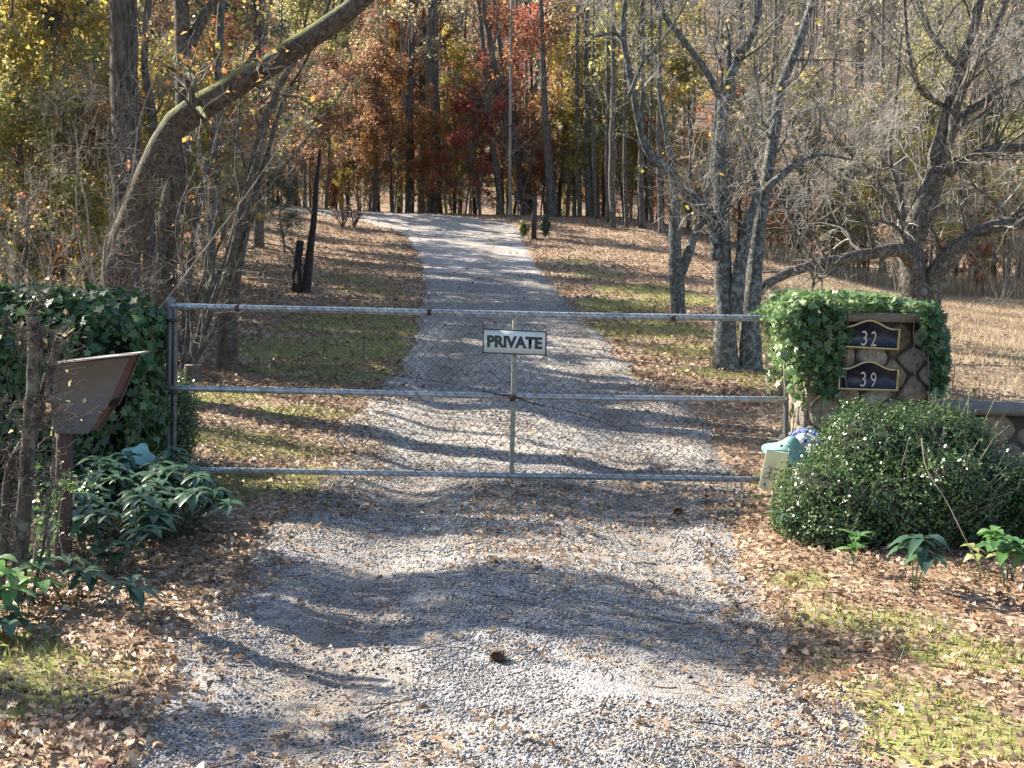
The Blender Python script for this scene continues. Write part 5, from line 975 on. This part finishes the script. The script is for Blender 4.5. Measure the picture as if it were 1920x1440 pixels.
# coloured trees placed where their colour shows
spec = [(900, 46.6, 1, 'leaf_red', .95), (800, 54, 2, 'leaf_rust', 1.25), (1000, 55, 2, 'leaf_red', 1.25), (930, 54, 0, 'leaf_rust', 1.3), (700, 58, 2, 'leaf_red', 1.3), (800, 47, 1, 'leaf_orange', .8), (735, 47.5, 0, 'leaf_orange', .8), (770, 55, 0, 'leaf_rust', 1.2), (690, 47, 1, 'leaf_orange', .62), (700, 47, 0, 'leaf_brown', .95), (650, 48, 0, 'leaf_brown', .95), (610, 46, 0, 'leaf_brown', .85), (570, 45, 1, 'leaf_brown', 1.0),
        (1045, 49, 1, 'leaf_orange', 1.2), (1075, 48, 0, 'leaf_yellow', 1.1), (1000, 48, 1, 'leaf_orange', .62), (1100, 47, 1, 'leaf_yellow', .95), (1130, 49, 0, 'leaf_olive', .9), (1170, 46, 1, 'leaf_olive', 1.0), (1200, 47, 0, 'leaf_yellow', .7), (1060, 56, 2, 'leaf_drab', 1.2), (1140, 56, 2, 'leaf_rust', 1.2), (860, 55, 2, 'leaf_drab', 1.1), (745, 56, 2, 'leaf_yellow', 1.1),
        (870, 46.8, 1, 'leaf_drab', .62), (835, 46, 1, 'leaf_rust', .5), (1240, 45, 1, 'leaf_orange', .8), (1210, 53, 2, 'leaf_olive', 1.1), (1290, 48, 2, 'leaf_yellow', 1.0), (1310, 43, 1, 'leaf_orange', .6), (1385, 44, 0, 'leaf_drab', .9), (1440, 40, 1, 'leaf_rust', .55), (1500, 43, 0, 'leaf_drab', .95), (1560, 46, 2, 'leaf_evergreen', .6), (1490, 41, 1, 'leaf_evergreen', .6),
        (540, 44, 2, 'leaf_olive', 1.0), (500, 42, 0, 'leaf_brown', .9), (470, 38, 2, 'leaf_drab', 1.0), (420, 34, 0, 'leaf_rust', .9), (640, 55, 2, 'leaf_olive', 1.25), (590, 52, 2, 'leaf_drab', 1.2), (535, 33, 1, 'leaf_evergreen', .45),
        (110, 24, 1, 'leaf_orange', 1.0), (160, 27, 0, 'leaf_yellow', 1.0), (60, 22, 0, 'leaf_olive', .9), (10, 20, 0, 'leaf_yellow', .8), (190, 21, 1, 'leaf_yellow', .85), (390, 29, 1, 'leaf_orange', .9), (300, 26, 0, 'leaf_drab', 1.0), (350, 24, 1, 'leaf_yellow', .75), (270, 31, 2, 'leaf_orange', 1.0), (20, 17, 1, 'leaf_olive', .7), (90, 30, 2, 'leaf_evergreen', 1.1), (445, 31, 1, 'leaf_yellow', .7), (130, 19, 1, 'leaf_orange', .75), (30, 17.5, 0, 'leaf_yellow', .8), (100, 20, 0, 'leaf_yellow', .85), (170, 18.5, 1, 'leaf_olive', .7), (-30, 19, 2, 'leaf_olive', .8), (310, 22, 0, 'leaf_yellow', .7), (520, 50, 1, 'leaf_yellow', 1.0), (360, 30, 1, 'leaf_olive', .9), (480, 36, 0, 'leaf_olive', .8), (850, 49, 0, 'leaf_yellow', .9), (960, 50, 1, 'leaf_orange', 1.0), (890, 51, 0, 'leaf_drab', 1.0), (175, 24, 1, 'leaf_orange', .8), (40, 26, 0, 'leaf_orange', .8), (-10, 30, 2, 'leaf_evergreen', 1.1), (150, 34, 2, 'leaf_evergreen', 1.1), (250, 33, 2, 'leaf_evergreen', 1.0), (400, 36, 2, 'leaf_evergreen', 1.0), (330, 40, 2, 'leaf_evergreen', 1.2), (60, 38, 2, 'leaf_evergreen', 1.2),
        (1620, 46, 0, 'leaf_drab', 1.0), (1700, 48, 2, 'leaf_olive', 1.0), (1790, 47, 0, 'leaf_drab', 1.0), (1870, 46, 1, 'leaf_yellow', 1.0), (1910, 45, 0, 'leaf_olive', .9), (1830, 52, 2, 'leaf_evergreen', .9), (1960, 50, 2, 'leaf_olive', 1.0)]
for px, Y, k, lm, sc in spec:
    x, y = at(px, Y); o = put(LEAFY, k, x, y, None, sc * rng.uniform(.92, 1.08), lm, ('low ' if sc < .8 else 'tall ' if sc > 1.15 else '') + LABELS[lm] + ' ' + where(px, Y), 'understorey trees of the woods')
# filling the woods
def wood(n_, kind, xr, yr, sc, label, group, leafs=None, m_=1.2, cat='tree', mind=.8, cond=None):
    got = []; tries = 0
    while len(got) < n_ and tries < n_ * 30:
        tries += 1; y = rng.uniform(*yr); x = rng.uniform(xr[0] * (.5 * y + 2), xr[1] * (.5 * y + 2))
        if not clear(x, y, m_) or (y < 20 and 130 < 960 + x / y * FPX < 700 and kind is not BUSH) or (cond and not cond(x, y)) or any((x - a) ** 2 + (y - b_) ** 2 < mind ** 2 for a, b_ in got): continue
        got.append((x, y)); lf = leafs[rng.integers(len(leafs))] if leafs else None
        put(kind, int(rng.integers(len(kind))), x, y, None, rng.uniform(*sc), lf, (label[lf] if isinstance(label, dict) else label) + ' ' + where(960 + x / y * FPX, y), group, cat)
far = lambda x, y: y > 46 or x < -6
wood(38, BARE, (-1.05, 1.05), (48, 78), (.85, 1.25), 'bare grey tree', 'bare trees of the woods', mind=1.6)
wood(5, DARK, (-1.05, 1.05), (50, 80), (.9, 1.2), 'dark trunked tree', 'dark trees beyond the crest', mind=2)
wood(12, BARE, (-1.1, -.42), (26, 46), (.75, 1.1), 'bare grey tree', 'bare trees of the woods', m_=3.2, mind=1.3)
wood(26, SAP, (-1.1, -.30), (18, 44), (.8, 1.3), 'thin twiggy sapling', 'saplings of the woods', m_=2.6, cat='sapling')
wood(30, SAP, (-.6, .95), (46, 52), (.8, 1.3), 'thin twiggy sapling', 'saplings of the woods', cat='sapling', mind=.5)
wood(16, BARE, (.45, 1.1), (42, 60), (.8, 1.1), 'bare grey tree', 'bare trees of the woods', mind=1.2)
wood(26, SAP, (.30, 1.1), (40, 47), (.8, 1.3), 'thin twiggy sapling', 'saplings of the woods', cat='sapling', mind=.5, cond=lambda x, y: x > 7)
wood(3, SAP, (.5, .62), (24, 34), (.7, .9), 'thin twiggy sapling', 'saplings of the woods', cat='sapling')
wood(46, LEAFY, (-1.0, 1.0), (50, 74), (.9, 1.3), LABELS, 'understorey trees of the woods', ['leaf_drab', 'leaf_yellow', 'leaf_olive', 'leaf_orange', 'leaf_rust', 'leaf_drab'], mind=1.6)
wood(16, LEAFY, (-1.1, -.5), (22, 44), (.45, .7), LABELS, 'understorey trees of the woods', ['leaf_drab', 'leaf_brown', 'leaf_olive'], m_=4, mind=1.5)
wood(20, BUSH, (-1.1, -.52), (15, 36), (.7, 1.15), 'many stemmed bare shrub', 'bare shrubs of the woods', m_=4.6, cat='shrub', mind=.8)
wood(64, LEAFY, (-.8, 1.0), (46.5, 55), (.32, .62), LABELS, 'understorey trees of the woods', ['leaf_drab', 'leaf_olive', 'leaf_yellow', 'leaf_rust', 'leaf_orange', 'leaf_yellow'], mind=.8)
wood(44, LEAFY, (-.8, 1.0), (55, 68), (.4, .7), LABELS, 'understorey trees of the woods', ['leaf_drab', 'leaf_olive', 'leaf_yellow', 'leaf_rust'], mind=1.0)
wood(34, BUSH, (-.7, 1.05), (46.5, 56), (.8, 1.2), 'many stemmed bare shrub', 'bare shrubs of the woods', cat='shrub', mind=.9)
wood(12, LEAFY, (.30, .95), (39, 46), (.35, .6), LABELS, 'understorey trees of the woods', ['leaf_drab', 'leaf_olive', 'leaf_rust', 'leaf_yellow'], mind=1.0, cond=lambda x, y: x > 8)
wood(16, BUSH, (.42, 1.1), (38, 46), (.8, 1.3), 'many stemmed bare shrub', 'bare shrubs of the woods', cat='shrub', mind=.9, cond=lambda x, y: x > 8)
for px, Y, sc, k in ((60, 12, .7, 1), (180, 12.5, .75, 0)):
    x, y = at(px, Y); put(BUSH, k, x, y, None, sc, None, 'many stemmed bare shrub just behind the ivy hedge, ' + where(px, 30).replace(', deep in', ''), 'bare shrubs of the woods', 'shrub')
# unseen trees added at the left, placed and shaped to throw shadows over the drive.  SH: the height of a
# clump of leaves and where on the ground its shadow falls
SHX, SHY = -math.sin(SUN_AZ) / math.tan(SUN_EL), -math.cos(SUN_AZ) / math.tan(SUN_EL)
def shade_tree(label, bx, by, clumps, seed):
    g3 = np.random.default_rng(seed); base = (bx, by, tz(bx, by)); stems_, cl_ = [], []
    for (px, py, rx, ry, h, den) in clumps:
        g_ = G(px, py); z = g_[2] + h; c = np.array([g_[0] - SHX * h, g_[1] - SHY * h, z]); ax = rx * g_[1] / FPX; ay = abs(G(px, py - ry)[1] - G(px, py + ry)[1]) / 2
        n_ = int(den * ax * (ay + .25) * 1500); d = nrm(g3.normal(size=(n_, 3))) * g3.random((n_, 1)) ** .4
        cl_.append(c + d * [ax, ay, .28]); a = g3.uniform(0, 6.28, 3)
        ends = [c + np.array([math.cos(q) * ax * .8, math.sin(q) * ay * .8, 0]) for q in a]
        for e in ends: stems_.append((np.array([[bx, by, base[2] - .2], [bx + (c[0] - bx) * .05, by + (c[1] - by) * .05, z * .5], [bx + (c[0] - bx) * .4, by + (c[1] - by) * .4, z * .85], e]), np.array([.11, .085, .045, .012])))
    root = tree_parts(thing('leafy_tree', label, 'tree', base, 'trees left of the drive'), stems_, 'bark_brown', [dict(n_=9, t0=.6, t1=1, length=1.0, ang=(.5, 1.2), K=5, wob=.2, up=.1, rf=.4), dict(n_=5, t0=.2, t1=1, length=.4, ang=(.4, 1.1), K=4, wob=.2, up=.05, rf=.6)], seed)
    V, F = leaves(np.concatenate(cl_), .09, None, rg=g3); part('foliage', root, V, F, 'leaf_olive')
shade_tree('leafy tree outside the view whose crown shades the drive below the gate', -8.6, 12.6, [(640, 960, 260, 45, 6.0, 1.0), (1120, 945, 330, 42, 6.4, 1.0), (930, 1000, 200, 14, 5.6, .7)], 201)
shade_tree('leafy tree outside the view whose crown shades the middle of the near drive', -8.0, 9.6, [(640, 1105, 330, 34, 5.4, 1.0), (1060, 1130, 330, 60, 5.8, 1.1), (1420, 1215, 300, 50, 6.4, 1.1), (980, 1080, 90, 20, 5.2, .6)], 202)
shade_tree('leafy tree outside the view whose crown shades the left verge', -7.2, 7.4, [(80, 1010, 240, 100, 3.6, 1.0), (430, 1375, 330, 55, 4.6, .7), (120, 1350, 160, 70, 4.2, .7), (230, 700, 130, 40, 4.6, .8)], 203)
for k, (x, y, i, sc) in enumerate([(-7.9, 14.3, 0, .8), (-8.3, 15.6, 0, 1.0), (-8.1, 16.6, 0, .7), (-8.9, 17.9, 0, 1.2), (-9.2, 18.9, 0, .8), (-9.9, 20.3, 0, 1.0), (-8.0, 13.4, 0, .6), (-10.4, 21.6, 0, 1.2), (-10.0, 19.4, 0, .6), (-11.0, 23.5, 0, 1.0)]):  # unseen trunks added to stripe the drive with shadow
    put(POLE, i, x, y, None, sc, None, 'unseen bare tree added beyond the ivy hedge for its shadow stripe', 'bare trees beyond the ivy hedge')

# the far hillside reads as one mass of bare woods
g2 = np.random.default_rng(77); n_ = 900; y = g2.uniform(80, 190, n_); x = g2.uniform(-1, 1, n_) * (y * .55 + 5); z = terrain(x, y); Hh = g2.uniform(9, 17, n_); t = np.linspace(0, 1, 5)
pts = np.stack([x[:, None] + g2.normal(size=(n_, 1)) * t * .8, y[:, None] + 0 * t, z[:, None] - .4 + Hh[:, None] * t], -1); rad = g2.uniform(.07, .2, (n_, 1)) * (1.1 - .9 * t)
b1 = grow(pts, rad, 14, .25, 1, 4.2, (.5, 1.1), 4, .15, .15, .4, .02, rg=g2); b2_ = grow(b1[0], b1[1], 5, .2, 1, 1.9, (.3, 1.1), 3, .2, .1, .5, .014, rg=g2)
V, F = join([tubes(pts, rad, 5, False), tubes(*b1, 3), tubes(*b2_, 3)]); o = mesh('far_woods', V, F, 'bark_grey'); tag(link('far_woods', o), 'distant hillside covered in bare grey woods', 'woods', kind='stuff')
Q = b1[0][:, -1]; i = g2.integers(0, len(Q), 70000); C = Q[i] + g2.normal(size=(70000, 3)) * [1, 1, .8]; k = fbm(C[:, 0] * .16, C[:, 1] * .16 + C[:, 2] * .1) > .42
V, F = leaves(C[k], .3, np.array([0, -.2, .5]), .9, rg=g2); tag(link('far_foliage', mesh('far_foliage', V, F, 'leaf_drab')), 'faded leaves still hanging in the distant hillside woods', 'foliage', kind='stuff')
for pr in BARE + DARK + LEAFY + SAP + BUSH + POLE:
    for ch in list(pr.children): bpy.data.objects.remove(ch)
    bpy.data.objects.remove(pr)

# ------------------------------------------------------------------ lamp post at the crest
g_ = G(1001, 447); YL = g_[1]
root = thing('lamp_post', 'dark brown post with side arm and small box at the crest of the drive', 'post', g_)
q = P(1001, 366, YL); w_ = .075
V, F = box(g_[0] - w_, g_[0] + w_, YL - w_, YL + w_, g_[2] - .1, q[2]); part('post', root, V, F, 'post_bark')
a_ = P(972, 366, YL); V, F = box(a_[0], g_[0] - w_ - .002, YL - .05, YL + .05, q[2] - .13, q[2] - .005); part('arm', root, V, F, 'post_bark')
V, F = box(g_[0] - w_ - .03, g_[0] + w_ + .03, YL - w_ - .03, YL + w_ + .03, q[2] + .002, q[2] + .05); part('cap', root, V, F, 'post_bark')
b_ = P(962, 358, YL); V, F = prism(np.array([[b_[0], YL - .12, b_[2]], [b_[0] + .26, YL - .12, b_[2]], [b_[0] + .2, YL - .12, b_[2] - .28], [b_[0] + .06, YL - .12, b_[2] - .28]]), (0, .24, 0)); part('box', root, V, F, 'dark_metal')
a_ = np.array([[g_[0] - w_ - .01, YL, q[2] - .45], [g_[0] - .42, YL, q[2] - .14]]); V, F = tubes(a_[None], np.full((1, 2), .03), 6); part('brace', root, V, F, 'post_bark')
shrub('post_shrub', 'small light green shrub left of the foot of the crest lamp post', [(g_[0] - .32, YL - .1, g_[2] + .3, .16, .16, .24)], 350, .08, 'leaf_olive')
shrub('post_shrub', 'small dark green shrub right of the foot of the crest lamp post', [(g_[0] + .36, YL, g_[2] + .4, .15, .15, .34)], 350, .08, 'leaf_evergreen')
# dry weeds standing by the left edge near the crest
for px, lab in ((642, 'dark dry weed stalks by the drive edge at the crest, the left clump'), (664, 'dark dry weed stalks by the drive edge at the crest, the right clump')):
    c = G(px, 428); n_ = 14; st_ = np.zeros((n_, 5, 3)); d = rng.normal(size=(n_, 3)) * [.16, .16, 0]; t = np.linspace(0, 1, 5)
    for k in range(n_): st_[k] = c + d[k] * t[:, None] + np.array([0, 0, .75 * rng.uniform(.5, 1)]) * t[:, None]
    root = thing('dry_weed', lab, 'weed', c); V, F = tubes(st_, np.full((n_, 5), .012), 4); part('stem', root, V, F, 'bark_twig_dark').__setitem__('kind', 'stuff'); C = st_[:, 3:].reshape(-1, 3).repeat(5, 0) + rng.normal(size=(n_ * 10, 3)) * .05; V, F = leaves(C, .09, None); part('leaf', root, V, F, 'leaf_brown').__setitem__('kind', 'stuff')

# ------------------------------------------------------------------ cut shrub and vines at the left edge
YS = 5.7
near_tree('cut_shrub', 'sawn off shrub stubs wrapped in bare vines at the left edge beside the wooden box', [
    ([(30, 1140, 34), (45, 960, 28), (55, 800, 26), (62, 700, 24), (64, 596, 22)], YS, 0, 1), ([(40, 900, 22), (62, 810, 20), (86, 720, 18), (112, 634, 18)], YS + .05, 0, 0), ([(0, 1080, 22), (10, 960, 18), (20, 870, 14), (60, 800, 8)], YS, .1, 1),
    ([(60, 640, 6), (52, 596, 6), (60, 590, 5), (76, 625, 5), (78, 670, 4)], YS - .05, 0, 0), ([(60, 1130, 7), (85, 1000, 6), (100, 850, 6), (96, 760, 5), (84, 690, 4)], YS - .06, 0, 1)], 'bark_grey', [dict(n_=11, t0=.15, t1=.9, length=.26, ang=(.6, 1.5), K=9, wob=.4, up=-.02, rf=.22, rmin=.003), dict(n_=5, t0=.2, t1=1, length=.17, ang=(.5, 1.4), K=6, wob=.4, up=-.03, rf=.6, rmin=.002), dict(n_=4, t0=.2, t1=1, length=.12, ang=(.5, 1.4), K=4, wob=.4, up=0, rf=.7, rmin=.0014)], 91, 'shrub', sides=9, twigmat='bark_twig_dark', nleaf=120, leafmat_='leaf_drab', leafsize=.03)
root = thing('leafy_vine', 'light green small leaved vine climbing beside the round post of the wooden box', 'vine', (P(100, 1000, 5.95)[0], 5.95, tz(-2.2, 5.95)))
vs_ = []
for rows in ([(60, 1080), (70, 1000), (100, 920), (150, 905)], [(90, 1060), (80, 960), (60, 900), (40, 850)], [(110, 1000), (95, 940), (130, 900), (168, 912)]): vs_.append(spline(np.array([P(a, b_, 5.85) for a, b_ in rows]), 20))
V, F = tubes(np.array(vs_), np.full((3, 20), .0028), 4); part('stem', root, V, F, 'bark_twig').__setitem__('kind', 'stuff')
C = np.concatenate(vs_).repeat(5, 0) + rng.normal(size=(300, 3)) * [.03, .02, .025]; V, F = leaves(C, .03, np.array([0, -.5, .6]), .7, shape='oval', asp=.5); part('foliage', root, V, F, 'fresh_leaf')
root = thing('bare_vine', 'pale bare vine twisting down the round post of the wooden box', 'vine', P(118, 1040, 5.98)); vs_ = []
for rows in ([(120, 905), (112, 960), (104, 1010), (98, 1050), (104, 1070)], [(108, 980), (112, 1010), (120, 1050), (128, 1070), (110, 1085), (72, 1105)], [(113, 930), (84, 1000), (68, 1005)]): vs_.append(spline(np.array([P(a, b_, 5.97) for a, b_ in rows]), 24))
V, F = tubes(np.array(vs_), np.full((3, 24), .0035), 5); part('stem', root, V, F, 'bark_twig').__setitem__('kind', 'stuff')

# labels that several look-alikes share say which one, counted from the left, where there are few of them
_by = {}
for o in SC.objects:
    if o.parent is None and o.get('group') and o.get('label'): _by.setdefault(o['label'], []).append(o)
_ord = {2: ['left one of two', 'right one of two'], 3: ['leftmost of three', 'middle one of three', 'rightmost of three'], 4: ['first of four from left', 'second of four from left', 'third of four from left', 'last of four from left']}
for lb, os_ in _by.items():
    if len(os_) in _ord and len(lb.split()) < 12 and all(abs(o.location.x) < .42 * o.location.y for o in os_):
        for o, w_ in zip(sorted(os_, key=lambda o: o.location.x / max(o.location.y, 1)), _ord[len(os_)]): o['label'] = lb.replace(', farther back', ' farther back') + ', ' + w_
